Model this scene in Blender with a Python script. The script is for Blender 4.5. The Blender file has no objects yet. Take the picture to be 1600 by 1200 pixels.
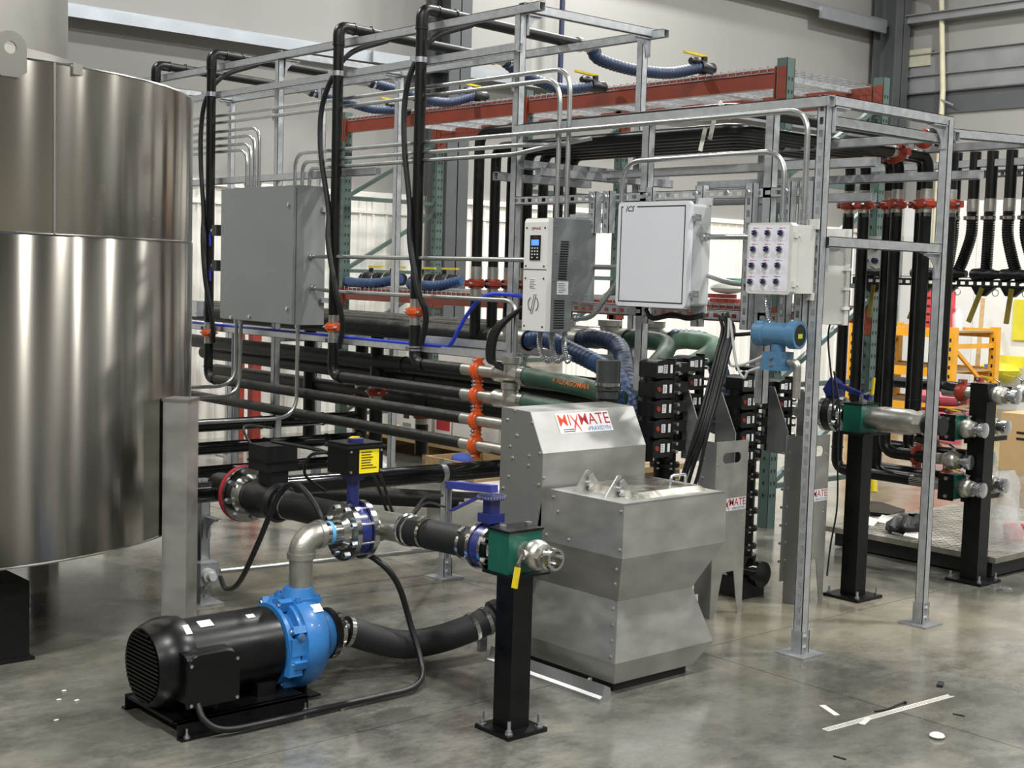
import bpy, math, random
from math import sin, cos, pi, radians, atan2, hypot, sqrt
from mathutils import Vector as V, Matrix
random.seed(7)
SC = bpy.context.scene
COL = SC.collection
# ------------------------------------------------------------------ camera
FPX, YAW, PIT, ROLL, CH = 2110.3, radians(48.6), radians(4.64), radians(1.67), 1.5
_F = V((cos(PIT)*cos(YAW), cos(PIT)*sin(YAW), -sin(PIT)))
_R0 = _F.cross(V((0, 0, 1))).normalized(); _U0 = _R0.cross(_F)
_R = _R0*cos(ROLL)+_U0*sin(ROLL); _U = _U0*cos(ROLL)-_R0*sin(ROLL)
cd = bpy.data.cameras.new('camera'); cam = bpy.data.objects.new('camera', cd); COL.objects.link(cam)
cd.sensor_fit = 'HORIZONTAL'; cd.sensor_width = 36; cd.lens = FPX/1600*36; cd.clip_start = .05; cd.clip_end = 100
m = Matrix.Identity(4)
for i in range(3):
    m[i][0], m[i][1], m[i][2] = _R[i], _U[i], -_F[i]
m[2][3] = CH
cam.matrix_world = m
SC.camera = cam
# ------------------------------------------------------------------ world, exposure
w = bpy.data.worlds.new('world'); SC.world = w; w.use_nodes = True
w.node_tree.nodes['Background'].inputs[0].default_value = (.8, .85, .9, 1)
w.node_tree.nodes['Background'].inputs[1].default_value = .05
vs = SC.view_settings
vs.view_transform = 'Standard'; vs.look = 'None'; vs.gamma = 1; vs.use_curve_mapping = False
vs.exposure = 0.22
# ------------------------------------------------------------------ ceiling lamps: positions, light (the housings are built further down)
LAMPS = [(-4, -3), (.8, -3), (7, -3), (13, -3), (-4, 1.6), (.8, 1.6), (7, 1.6), (13, 1.6), (2.4, 9.2), (7.2, 6.2), (13, 6.2), (9.8, 9.2)]
LAMP_Z, LAMP_W = 6.7, 262.0
for i, (x, y) in enumerate(LAMPS):
    ld = bpy.data.lights.new('lamp_light', 'AREA'); ld.shape = 'DISK'; ld.size = .42
    ld.energy = LAMP_W; ld.color = (1.0, .99, .965)
    lo = bpy.data.objects.new('lamp_light', ld); lo.location = (x, y, LAMP_Z-.06); COL.objects.link(lo)

def ray(x, y): return _F+_R*((x-800)/FPX)-_U*((y-600)/FPX)
CAM = V((0, 0, CH))
def pX(x, y, X): d = ray(x, y); return CAM+d*(X/d.x)
def pY(x, y, Y): d = ray(x, y); return CAM+d*(Y/d.y)
def pZ(x, y, z=0.): d = ray(x, y); return CAM+d*((z-CH)/d.z)

# ------------------------------------------------------------------ materials
def lin(h):
    h = h.lstrip('#'); r = []
    for i in (0, 2, 4):
        c = int(h[i:i+2], 16)/255
        r.append(c/12.92 if c <= .04045 else ((c+.055)/1.055)**2.4)
    return r
MATS = {}
def pm(name, col, rough=.5, metal=0., var=.12, vs_=6., bump=0., bs=40., rv=.0, aniso=0., coat=0., alpha=1., trans=0., dust=None, stretch=None, spec=.5, emit=0., col2=None, c2=(.45, .6)):
    if name in MATS: return MATS[name]
    ma = bpy.data.materials.new(name); MATS[name] = ma; ma.use_nodes = True
    nt = ma.node_tree; N = nt.nodes; L = nt.links; b = N['Principled BSDF']
    c = lin(col) if isinstance(col, str) else list(col)
    tc = N.new('ShaderNodeTexCoord'); src = tc.outputs['Object']
    if stretch:
        mp = N.new('ShaderNodeMapping'); mp.inputs['Scale'].default_value = stretch; L.new(src, mp.inputs[0]); src = mp.outputs[0]
    no = N.new('ShaderNodeTexNoise'); no.inputs['Scale'].default_value = vs_; no.inputs['Detail'].default_value = 5; L.new(src, no.inputs['Vector'])
    rp = N.new('ShaderNodeValToRGB'); L.new(no.outputs['Fac'], rp.inputs[0])
    e = rp.color_ramp.elements
    e[0].position, e[1].position = .3, .7
    e[0].color = [min(1, x*(1-var)) for x in c]+[1]; e[1].color = [min(1, x*(1+var)) for x in c]+[1]
    if col2:
        d = lin(col2); e[0].color = c+[1]; e[1].color = d+[1]; e[0].position, e[1].position = c2
    out = rp.outputs[0]
    if dust:
        ge = N.new('ShaderNodeNewGeometry'); sp = N.new('ShaderNodeSeparateXYZ'); L.new(ge.outputs['Normal'], sp.inputs[0])
        n2 = N.new('ShaderNodeTexNoise'); n2.inputs['Scale'].default_value = 22; n2.inputs['Detail'].default_value = 6; L.new(tc.outputs['Object'], n2.inputs['Vector'])
        mu = N.new('ShaderNodeMath'); mu.operation = 'MULTIPLY'; L.new(sp.outputs[2], mu.inputs[0]); L.new(n2.outputs['Fac'], mu.inputs[1])
        mr = N.new('ShaderNodeMapRange'); mr.inputs[1].default_value = .2; mr.inputs[2].default_value = .62; mr.inputs[4].default_value = dust[1]; L.new(mu.outputs[0], mr.inputs[0])
        mx = N.new('ShaderNodeMix'); mx.data_type = 'RGBA'; L.new(mr.outputs[0], mx.inputs[0]); L.new(out, mx.inputs[6]); mx.inputs[7].default_value = lin(dust[0])+[1]; out = mx.outputs[2]
    L.new(out, b.inputs['Base Color'])
    b.inputs['Roughness'].default_value = rough; b.inputs['Metallic'].default_value = metal
    b.inputs['Specular IOR Level'].default_value = spec
    if rv:
        m2 = N.new('ShaderNodeMapRange'); m2.inputs[3].default_value = max(.02, rough-rv); m2.inputs[4].default_value = rough+rv
        m2.inputs[1].default_value = .3; m2.inputs[2].default_value = .7
        L.new(no.outputs['Fac'], m2.inputs[0]); L.new(m2.outputs[0], b.inputs['Roughness'])
    if aniso:
        b.inputs['Anisotropic'].default_value = aniso
        tg = N.new('ShaderNodeTangent'); tg.direction_type = 'RADIAL'; tg.axis = 'Z'; L.new(tg.outputs[0], b.inputs['Tangent']); b.inputs['Anisotropic Rotation'].default_value = .25
    if coat: b.inputs['Coat Weight'].default_value = coat; b.inputs['Coat Roughness'].default_value = .1
    if trans: b.inputs['Transmission Weight'].default_value = trans
    if alpha < 1: b.inputs['Alpha'].default_value = alpha
    if emit: b.inputs['Emission Color'].default_value = c+[1]; b.inputs['Emission Strength'].default_value = emit
    if bump:
        n3 = N.new('ShaderNodeTexNoise'); n3.inputs['Scale'].default_value = bs; n3.inputs['Detail'].default_value = 3; L.new(src, n3.inputs['Vector'])
        bp = N.new('ShaderNodeBump'); bp.inputs['Strength'].default_value = bump; bp.inputs['Distance'].default_value = .02; L.new(n3.outputs['Fac'], bp.inputs['Height']); L.new(bp.outputs[0], b.inputs['Normal'])
    return ma
galv = pm('galvanized', '#c3c7ca', .38, .7, .09, 30, rv=.06)
galvd = pm('galvanized_dull', '#a6aaac', .45, .7, .15, 18, rv=.1)
zinc = pm('zinc_fitting', '#c9ccd0', .28, .95, .1, 40)
emt = pm('emt_conduit', '#b4b7b6', .33, .9, .12, 12)
stain = pm('stainless_sheet', '#b0b0ac', .40, .72, .13, 7, rv=.08, bump=.012, bs=5, stretch=(1, 1, 2))
staind = pm('stainless_smooth', '#c2c2be', .18, 1, .08, 6)
tankm = pm('tank_stainless', '#a29e95', .2, 1, .12, 3, bump=.028, bs=1.6, aniso=1, stretch=(1, 1, .12))
neckm = pm('neck_stainless', '#a9a7a1', .36, .9, .1, 3, bump=.03, bs=3)
castss = pm('cast_stainless', '#b5b3ab', .38, .9, .15, 20, bump=.06, bs=120)
blkpipe = pm('black_poly_pipe', '#101111', .45, 0, .3, 8, spec=.35, dust=('#6b675f', .55))
blkclean = pm('black_pipe_clean', '#0c0d0d', .36, 0, .25, 10, spec=.35)
blkgloss = pm('black_pipe_gloss', '#0e1010', .16, 0, .25, 10)
rubber = pm('black_rubber', '#121415', .6, 0, .18, 14, bump=.05, bs=80)
blkpaint = pm('black_paint', '#0a0b0c', .33, 0, .25, 10, rv=.08, spec=.35)
blkplast = pm('black_plastic', '#0d0e0f', .4, 0, .2, 20)
orange = pm('orange_coupling', '#cf5420', .38, 0, .18, 20)
redc = pm('red_coupling', '#93331f', .38, 0, .22, 20)
redw = pm('red_gasket', '#a2202f', .5, 0, .1, 20)
rackor = pm('rack_orange', '#813521', .45, 0, .12, 6)
rackgr = pm('rack_green', '#4c615b', .45, 0, .12, 8)
pumpb = pm('pump_blue', '#2f74b5', .38, 0, .14, 12, bump=.04, bs=60, coat=.15)
valveb = pm('valve_navy', '#232c6b', .3, 0, .15, 15, coat=.2)
valvel = pm('valve_lever_blue', '#343a8e', .4, 0, .12, 12)
hoseg = pm('hose_green', '#2c4f3e', .55, 0, .18, 12, dust=('#8a8d80', .5))
hoseb = pm('hose_blue', '#22406a', .5, 0, .18, 12, dust=('#7c8794', .35))
hoseb2 = pm('hose_blue_dark', '#1b2f4b', .5, 0, .2, 12, dust=('#8a8f98', .4))
greenb = pm('green_block', '#14584a', .35, 0, .15, 15)
cabg = pm('cabinet_grey', '#7f8583', .42, 0, .05, 3)
vfdw = pm('white_plastic', '#dcdcda', .4, 0, .03, 5)
vfdg = pm('vfd_grey_steel', '#7d8385', .42, .35, .12, 5)
icsw = pm('ics_white', '#cdd0d6', .45, 0, .02, 5)
icsg = pm('fibreglass_grey', '#b5b8b8', .5, 0, .04, 6)
knobw = pm('knob_plate', '#d6d6df', .5, 0, .03, 9)
knobg = pm('polycarbonate_grey', '#c3c2bd', .5, 0, .04, 6)
knobn = pm('knob_navy', '#1d2048', .3)
white = pm('white_sticker', '#dedfdf', .5, 0, .04, 30)
black = pm('black_print', '#121212', .5)
redp = pm('red_print', '#b3202c', .5)
orp = pm('orange_print', '#e04a22', .5)
bluep = pm('blue_print', '#2e6fb8', .5)
hoseprint = pm('hose_print_orange', '#c96a2b', .5)
yellow = pm('yellow_label', '#f0d915', .5, 0, .05, 10)
yelh = pm('yellow_handle', '#d6c021', .4, 0, .1, 10)
yelsh = pm('yellow_shelf', '#e3a018', .45, 0, .08, 8)
yelew = pm('yellow_plastic', '#d9cf3c', .4, 0, .08, 6)
olive = pm('olive_handle', '#7a6a22', .5, 0, .15, 10)
txblue = pm('transmitter_blue', '#47708f', .35, 0, .08, 20)
wallm = pm('wall_insulation', '#8f8e8a', .55, 0, .04, 1.2, bump=.12, bs=4, stretch=(1, 1, .16))
liner = pm('liner_panel', '#ecebe4', .5, 0, .04, 2)
wallw = pm('wall_white', '#e6e6e3', .6, 0, .03, 2)
wallgr = pm('wall_girt_grey', '#8b8d8e', .45, .4, .1, 3)
wallbl = pm('girt_galvanized', '#aab0b5', .4, .7, .12, 3)
wallfar = pm('wall_far_grey', '#686866', .7, 0, .05, 1)
darkg = pm('column_grey', '#4d5052', .5, 0, .08, 3)
ceilm = pm('ceiling_grey', '#5d5b56', .7, 0, .05, 1)
wood = pm('pine_wood', '#a58a62', .65, 0, .2, 5, stretch=(1, 8, 8))
card = pm('cardboard', '#b29468', .7, 0, .08, 5)
paper = pm('paper_white', '#d8d6ce', .7, 0, .05, 8)
redtote = pm('red_plastic', '#cf3a3f', .45, 0, .08, 6)
pinkm = pm('pink_plastic', '#c2606f', .5, 0, .08, 6)
bagm = pm('clear_plastic', '#dedede', .22, 0, .04, 8, alpha=.38, bump=.5, bs=18)
treadm = pm('tread_plate', '#8d8a80', .42, .6, .2, 12, rv=.12)
cable = pm('black_cable', '#101112', .42, 0, .15, 30)
ccable = pm('grey_cable', '#b4b6b4', .5, 0, .1, 20)
blueair = pm('blue_air_line', '#2340c8', .35, 0, .1, 20)
redbrk = pm('red_brick', '#9a3f33', .7, 0, .2, 20)
# ------------------------------------------------------------------ mesh helpers
X_, Y_, Z_ = V((1, 0, 0)), V((0, 1, 0)), V((0, 0, 1))
def perp(t):
    a = Z_ if abs(t.z) < .9 else X_
    u = t.cross(a).normalized(); return u, t.cross(u).normalized()
class MB:
    def __init__(s): s.v = []; s.f = []
    def add(s, vs, fs):
        o = len(s.v); s.v += [V(p) for p in vs]; s.f += [tuple(i+o for i in f) for f in fs]; return s
    def obox(s, c, a, b, d):          # centre + three half vectors
        c = V(c); P = []
        for i in (-1, 1):
            for j in (-1, 1):
                for k in (-1, 1): P.append(c+a*i+b*j+d*k)
        F = [(0, 1, 3, 2), (4, 6, 7, 5), (0, 4, 5, 1), (2, 3, 7, 6), (0, 2, 6, 4), (1, 5, 7, 3)]
        if a.cross(b).dot(d) < 0: F = [f[::-1] for f in F]
        return s.add(P, F)
    def box(s, x0, x1, y0, y1, z0, z1):
        return s.obox(((x0+x1)/2, (y0+y1)/2, (z0+z1)/2), X_*((x1-x0)/2), Y_*((y1-y0)/2), Z_*((z1-z0)/2))
    def bar(s, p0, p1, wd, ht, up=Z_):
        p0, p1 = V(p0), V(p1); t = (p1-p0); l = t.length; t.normalize()
        u = t.cross(up)
        u = u.normalized() if u.length > 1e-4 else perp(t)[0]
        v = u.cross(t)
        return s.obox((p0+p1)/2, t*(l/2), u*(wd/2), v*(ht/2))
    def tube(s, pts, r, n=12, caps=True):
        pts = [V(p) for p in pts]; k = len(pts)
        rs = r if isinstance(r, (list, tuple)) else [r]*k
        ts = []
        for i in range(k):
            t = (pts[min(i+1, k-1)]-pts[max(i-1, 0)])
            ts.append(t.normalized() if t.length > 1e-9 else Z_)
        u, _ = perp(ts[0]); vs = []
        for i in range(k):
            u = (u-ts[i]*u.dot(ts[i])); u = u.normalized() if u.length > 1e-6 else perp(ts[i])[0]
            w_ = ts[i].cross(u)
            for j in range(n):
                a = 2*pi*j/n; vs.append(pts[i]+(u*cos(a)+w_*sin(a))*rs[i])
        fs = []
        for i in range(k-1):
            for j in range(n):
                a, b = i*n+j, i*n+(j+1) % n; fs.append((a, b, b+n, a+n))
        if caps: fs.append(tuple(range(n-1, -1, -1))); fs.append(tuple((k-1)*n+j for j in range(n)))
        return s.add(vs, fs)
    def cyl(s, p0, p1, r, r1=None, n=16, caps=True): return s.tube([p0, p1], [r, r if r1 is None else r1], n, caps)
    def lathe(s, o, ax, prof, n=24, caps=True):   # profile: (distance along axis, radius)
        o, ax = V(o), V(ax).normalized(); u, w_ = perp(ax); vs = []
        for t, r in prof:
            for j in range(n):
                a = 2*pi*j/n; vs.append(o+ax*t+(u*cos(a)+w_*sin(a))*max(r, 1e-5))
        fs = []; k = len(prof)
        # orientation: u x w = ax
        for i in range(k-1):
            for j in range(n):
                a, b = i*n+j, i*n+(j+1) % n; fs.append((a, b, b+n, a+n))
        if caps: fs.append(tuple(range(n-1, -1, -1))); fs.append(tuple((k-1)*n+j for j in range(n)))
        return s.add(vs, fs)
    def ring(s, o, ax, r0, r1, th, n=24):          # flat ring (washer / band)
        return s.lathe(o, ax, [(-th/2, r0), (-th/2, r1), (th/2, r1), (th/2, r0), (-th/2, r0)], n, False)
    def prism(s, poly, o, u, v, d):                # polygon in u,v extruded along d
        o, u, v, d = V(o), V(u), V(v), V(d); n = len(poly)
        ar = sum(poly[i][0]*poly[(i+1) % n][1]-poly[(i+1) % n][0]*poly[i][1] for i in range(n))
        if (ar > 0) != (u.cross(v).dot(d) > 0): poly = poly[::-1]
        A = [o+u*a+v*b for a, b in poly]; B = [p+d for p in A]
        fs = [tuple(range(n-1, -1, -1)), tuple(range(n, 2*n))]
        for i in range(n): j = (i+1) % n; fs.append((i, j, j+n, i+n))
        return s.add(A+B, fs)
    def sphere(s, c, r, n=12, k=7, sc=(1, 1, 1)):
        c = V(c); vs = []; fs = []
        for i in range(k+1):
            t = pi*i/k
            for j in range(n):
                a = 2*pi*j/n; vs.append(c+V((r*sc[0]*sin(t)*cos(a), r*sc[1]*sin(t)*sin(a), -r*sc[2]*cos(t))))
        for i in range(k):
            for j in range(n):
                a, b = i*n+j, i*n+(j+1) % n; fs.append((a, b, b+n, a+n))
        return s.add(vs, fs)
    def torus(s, c, ax, R, r, n=20, k=8, a0=0, a1=2*pi):
        c, ax = V(c), V(ax).normalized(); u, w_ = perp(ax); full = abs(a1-a0-2*pi) < 1e-4
        m_ = n if full else n+1
        pts = [c+(u*cos(a0+(a1-a0)*i/n)+w_*sin(a0+(a1-a0)*i/n))*R for i in range(m_)]
        if full: pts += pts[:2]
        return s.tube(pts, r, k, not full)
    def mesh(s, name, mat, off=V((0, 0, 0)), ang=38):
        me = bpy.data.meshes.new(name); me.from_pydata([tuple(p-off) for p in s.v], [], s.f); me.update()
        me.materials.append(mat)
        me.polygons.foreach_set('use_smooth', [True]*len(me.polygons))
        me.set_sharp_from_angle(angle=radians(ang)); return me
def root_of(o):
    while o.parent: o = o.parent
    return o
SPLIT = {'bolt', 'bolts', 'rivets', 'screw', 'anchor_bolt', 'motor_feet', 'flange_bolts', 'manifold_bolts', 'manifold_flange', 'weld_bead', 'ring', 'door_screw', 'elbow_rim', 'mounting_rail', 'clamp_band', 'hanger_rod', 'mounting_foot', 'label', 'valve_bolts'}
def comps(mb):
    n = len(mb.v); p = list(range(n))
    def fd(a):
        while p[a] != a: p[a] = p[p[a]]; a = p[a]
        return a
    for f in mb.f:
        r0 = fd(f[0])
        for i in f[1:]: p[fd(i)] = r0
    g = {}
    for f in mb.f: g.setdefault(fd(f[0]), []).append(f)
    out = []
    for fs in g.values():
        ids = sorted({i for f in fs for i in f}); mp = {i: k for k, i in enumerate(ids)}; m_ = MB(); m_.v = [mb.v[i] for i in ids]; m_.f = [tuple(mp[i] for i in f) for f in fs]; out.append(m_)
    return out
ONE = {'bolts': 'bolt', 'rivets': 'rivet', 'motor_feet': 'motor_foot', 'flange_bolts': 'bolt', 'manifold_bolts': 'bolt'}
def part(mb, name, mat, parent, label=None, ang=38, kind=None):
    if name in SPLIT:
        for c in comps(mb): o = part1(c, ONE.get(name, name), mat, parent, label, ang, kind)
        return o
    return part1(mb, name, mat, parent, label, ang, kind)
def part1(mb, name, mat, parent, label=None, ang=38, kind=None):
    me = mb.mesh(name, mat, V(root_of(parent)['o']), ang)
    o = bpy.data.objects.new(name, me); COL.objects.link(o); o.parent = parent
    if label: o['label'] = label
    if kind: o['kind'] = kind
    return o
SEEN = {}
def tag(o, label, cat, group=None):
    if label in SEEN and not (group and SEEN[label] == group): print('DUPLICATE LABEL', label)
    SEEN[label] = group
    o['label'] = label; o['category'] = cat
    if group: o['group'] = group
def T(name, label, cat, loc, group=None):
    o = bpy.data.objects.new(name, None); COL.objects.link(o); o.location = loc; o['o'] = tuple(loc); o.empty_display_size = .1
    tag(o, label, cat, group); return o
def one(mb, name, mat, label, cat, group=None, ang=38, kind=None):
    xs = [p.x for p in mb.v]; ys = [p.y for p in mb.v]; zs = [p.z for p in mb.v]
    off = V(((min(xs)+max(xs))/2, (min(ys)+max(ys))/2, min(zs)))
    o = bpy.data.objects.new(name, mb.mesh(name, mat, off, ang)); COL.objects.link(o); o.location = off; o['o'] = tuple(off)
    tag(o, label, cat, group)
    if kind: o['kind'] = kind
    return o
def struct(mb, name, mat, parent=None, ang=38):
    o = bpy.data.objects.new(name, mb.mesh(name, mat, V((0, 0, 0)), ang)); COL.objects.link(o); o['o'] = (0, 0, 0)
    if parent: o.parent = parent
    else: o['kind'] = 'structure'
    return o
def dup_mesh(me, name, parent, loc):
    o = bpy.data.objects.new(name, me); COL.objects.link(o); o.parent = parent; o.location = V(loc)-V(root_of(parent)['o']); return o
def copy_tree(src, loc, label, group=None):
    r = src.copy(); COL.objects.link(r); r.location = loc; r['o'] = tuple(loc)
    SEEN[label] = group; r['label'] = label
    if group: r['group'] = group
    for ch in src.children:
        c = ch.copy(); COL.objects.link(c); c.parent = r
        for g in ch.children:
            d = g.copy(); COL.objects.link(d); d.parent = c
    return r
# paths
def fil(pts, rad, n=6):
    pts = [V(p) for p in pts]; out = [pts[0]]
    for i in range(1, len(pts)-1):
        a, b, c = pts[i-1], pts[i], pts[i+1]
        d0, d1 = (a-b), (c-b); l = min(rad, d0.length*.49, d1.length*.49); d0.normalize(); d1.normalize()
        p, q = b+d0*l, b+d1*l
        for k in range(n+1):
            t = k/n; out.append(p*((1-t)**2)+b*(2*t*(1-t))+q*(t*t))
    out.append(pts[-1]); return out
def spl(pts, n=8):
    P = [V(p) for p in pts]; P = [P[0]*2-P[1]]+P+[P[-1]*2-P[-2]]; out = []
    for i in range(1, len(P)-2):
        a, b, c, d = P[i-1:i+3]
        for k in range(n):
            t = k/n; out.append(.5*((2*b)+(c-a)*t+(2*a-5*b+4*c-d)*t*t+(3*b-a-3*c+d)*t**3))
    out.append(P[-2]); return out
def resample(pts, step):
    out = [pts[0]]; acc = 0
    for a, b in zip(pts, pts[1:]):
        l = (b-a).length
        if l < 1e-9: continue
        d = step-acc
        while d <= l: out.append(a+(b-a)*(d/l)); d += step
        acc = (acc+l) % step
    out.append(pts[-1]); return out
def ribbed(pts, r, pitch=.022, depth=.1, n=14):
    P = resample(spl(pts, 12), pitch/4); R_ = [r*(1-depth*(.5+.5*cos(2*pi*i/4))) for i in range(len(P))]
    return MB().tube(P, R_, n)
# perforated C-channel (strut)
def strut(mb, p0, p1, op, slots=False, w_=.041, pitch=.05):
    p0, p1, op = V(p0), V(p1), V(op).normalized(); t = p1-p0; L = t.length; t.normalize(); sd = t.cross(op).normalized(); th = .0028; h = w_/2
    c = (p0+p1)/2
    if slots:
        for k in (-1, 1): mb.obox(c-op*(h-th/2)+sd*k*(h-.006), t*(L/2), op*(th/2), sd*.006)
        n = int(L/pitch)
        for i in range(n+1):
            q = p0+t*min(L-.011, max(.011, i*pitch)); mb.obox(q-op*(h-th/2), t*.011, op*(th/2), sd*(h-.012))
    else: mb.obox(c-op*(h-th/2), t*(L/2), op*(th/2), sd*h)
    for k in (-1, 1):
        mb.obox(c+sd*k*(h-th/2), t*(L/2), op*h, sd*(th/2))
        mb.obox(c+op*(h-th/2)+sd*k*(h-.0045), t*(L/2), op*(th/2), sd*.0045)
    return mb
def bracket(mb, p, u, v, s=.1, th=.004, wd=.036):   # gusset: arms along u and v, curved web
    p, u, v = V(p), V(u), V(v); n = u.cross(v)
    poly = [(0, 0), (s, 0), (s, .012)]
    for k in range(7):
        a = pi/2*k/6; poly.append((s-(s-.012)*sin(a), s-(s-.012)*cos(a)))
    poly += [(.012, s), (0, s)]
    mb.prism(poly, p-n*(th/2), u, v, n*th)
    mb.obox(p+u*s/2+v*.002, u*s/2, v*.002, n*wd/2); mb.obox(p+v*s/2+u*.002, v*s/2, u*.002, n*wd/2)
    return mb
def hexbolt(mb, p, ax, r=.008, h=.008, stud=.0):
    p, ax = V(p), V(ax).normalized(); mb.cyl(p, p+ax*h, r, n=6)
    if stud: mb.cyl(p, p+ax*stud, r*.55, n=8)
    return mb
def clampband(mb, c, ax, r, wd=.012, screw=Z_):
    mb.ring(c, ax, r-.001, r+.0025, wd, 24); sc_ = V(screw); c = V(c)
    mb.obox(c+sc_*(r+.006), V(ax)*(wd*.6), sc_*.006, V(ax).cross(sc_)*.014); return mb
def coupling(c, ax, r, bolt=Z_):       # grooved pipe coupling: ridged collar with two bolt ears
    mb = MB(); c, ax, b = V(c), V(ax).normalized(), V(bolt)
    mb.lathe(c, ax, [(-.024, r), (-.024, r+.010), (-.014, r+.012), (-.011, r+.019), (.011, r+.019), (.014, r+.012), (.024, r+.010), (.024, r)], 24, False)
    s = ax.cross(b)
    for k in (-1, 1):
        mb.obox(c+b*k*(r+.022), ax*.017, b*.013, s*.017)
    return mb
def coupling_bolts(c, ax, r, bolt=Z_):
    mb = MB(); c, ax, b = V(c), V(ax).normalized(), V(bolt); s = ax.cross(b)
    for k in (-1, 1):
        q = c+b*k*(r+.024); mb.cyl(q-s*.036, q+s*.036, .005, n=8); mb.cyl(q+s*.017, q+s*.026, .009, n=6); mb.cyl(q-s*.026, q-s*.017, .009, n=6)
    return mb
def add_coupling(par, c, ax, r, bolt=Z_, mat=None):
    o = part(coupling(c, ax, r, bolt), 'coupling', mat or orange, par); part(coupling_bolts(c, ax, r, bolt), 'bolt', zinc, o); return o
# text
def text_geo(body, size, bold=0., shear=0.):
    cu = bpy.data.curves.new('t', 'FONT'); cu.body = body; cu.size = size; cu.offset = bold; cu.shear = shear; cu.align_x = 'CENTER'; cu.align_y = 'CENTER'; cu.resolution_u = 2
    ob = bpy.data.objects.new('t', cu); COL.objects.link(ob)
    me = ob.evaluated_get(bpy.context.evaluated_depsgraph_get()).to_mesh()
    vs = [v.co.copy() for v in me.vertices]; fs = [tuple(p.vertices) for p in me.polygons]
    bpy.data.objects.remove(ob); bpy.data.curves.remove(cu); return vs, fs
def text(mb, body, size, o, u, v, bold=0., shear=0., wrap=None, squash=1.):
    vs, fs = text_geo(body, size, bold, shear); o, u, v = V(o), V(u), V(v); n = u.cross(v)
    P = []
    for p in vs:
        x = p.x*squash
        if wrap:  # wrap round a cylinder of radius wrap whose axis is parallel to u, o on its surface
            a = p.y/wrap; P.append(o+u*x-n*wrap+(n*cos(a)+v*sin(a))*wrap)
        else: P.append(o+u*x+v*p.y)
    if fs and P:
        f = fs[0]; nn = (P[f[1]]-P[f[0]]).cross(P[f[2]]-P[f[0]])
    return mb.add(P, fs)
def sticker(par, o, u, v, wd, ht, mat=None, name='sticker', label=None, th=.0006):
    o, u, v = V(o), V(u), V(v); n = u.cross(v); mb = MB().obox(o+n*th/2, u*(wd/2), v*(ht/2), n*(th/2)); return part(mb, name, mat or white, par, label)
def lines(par, o, u, v, wd, rows, gap, th, mat=None, name='print', seed=1):   # unreadable small print: thin strips
    rnd = random.Random(seed); o, u, v = V(o), V(u), V(v); n = u.cross(v); mb = MB()
    for i in range(rows):
        l = wd*(.55+.45*rnd.random()); mb.obox(o-v*(i-(rows-1)/2)*gap-u*(wd-l)/2+n*.0008, u*(l/2), v*(th/2), n*.0002)
    return part(mb, name, mat or black, par)
# ================================================================== setting
WY, WX = 10.5, 15.73
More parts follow.
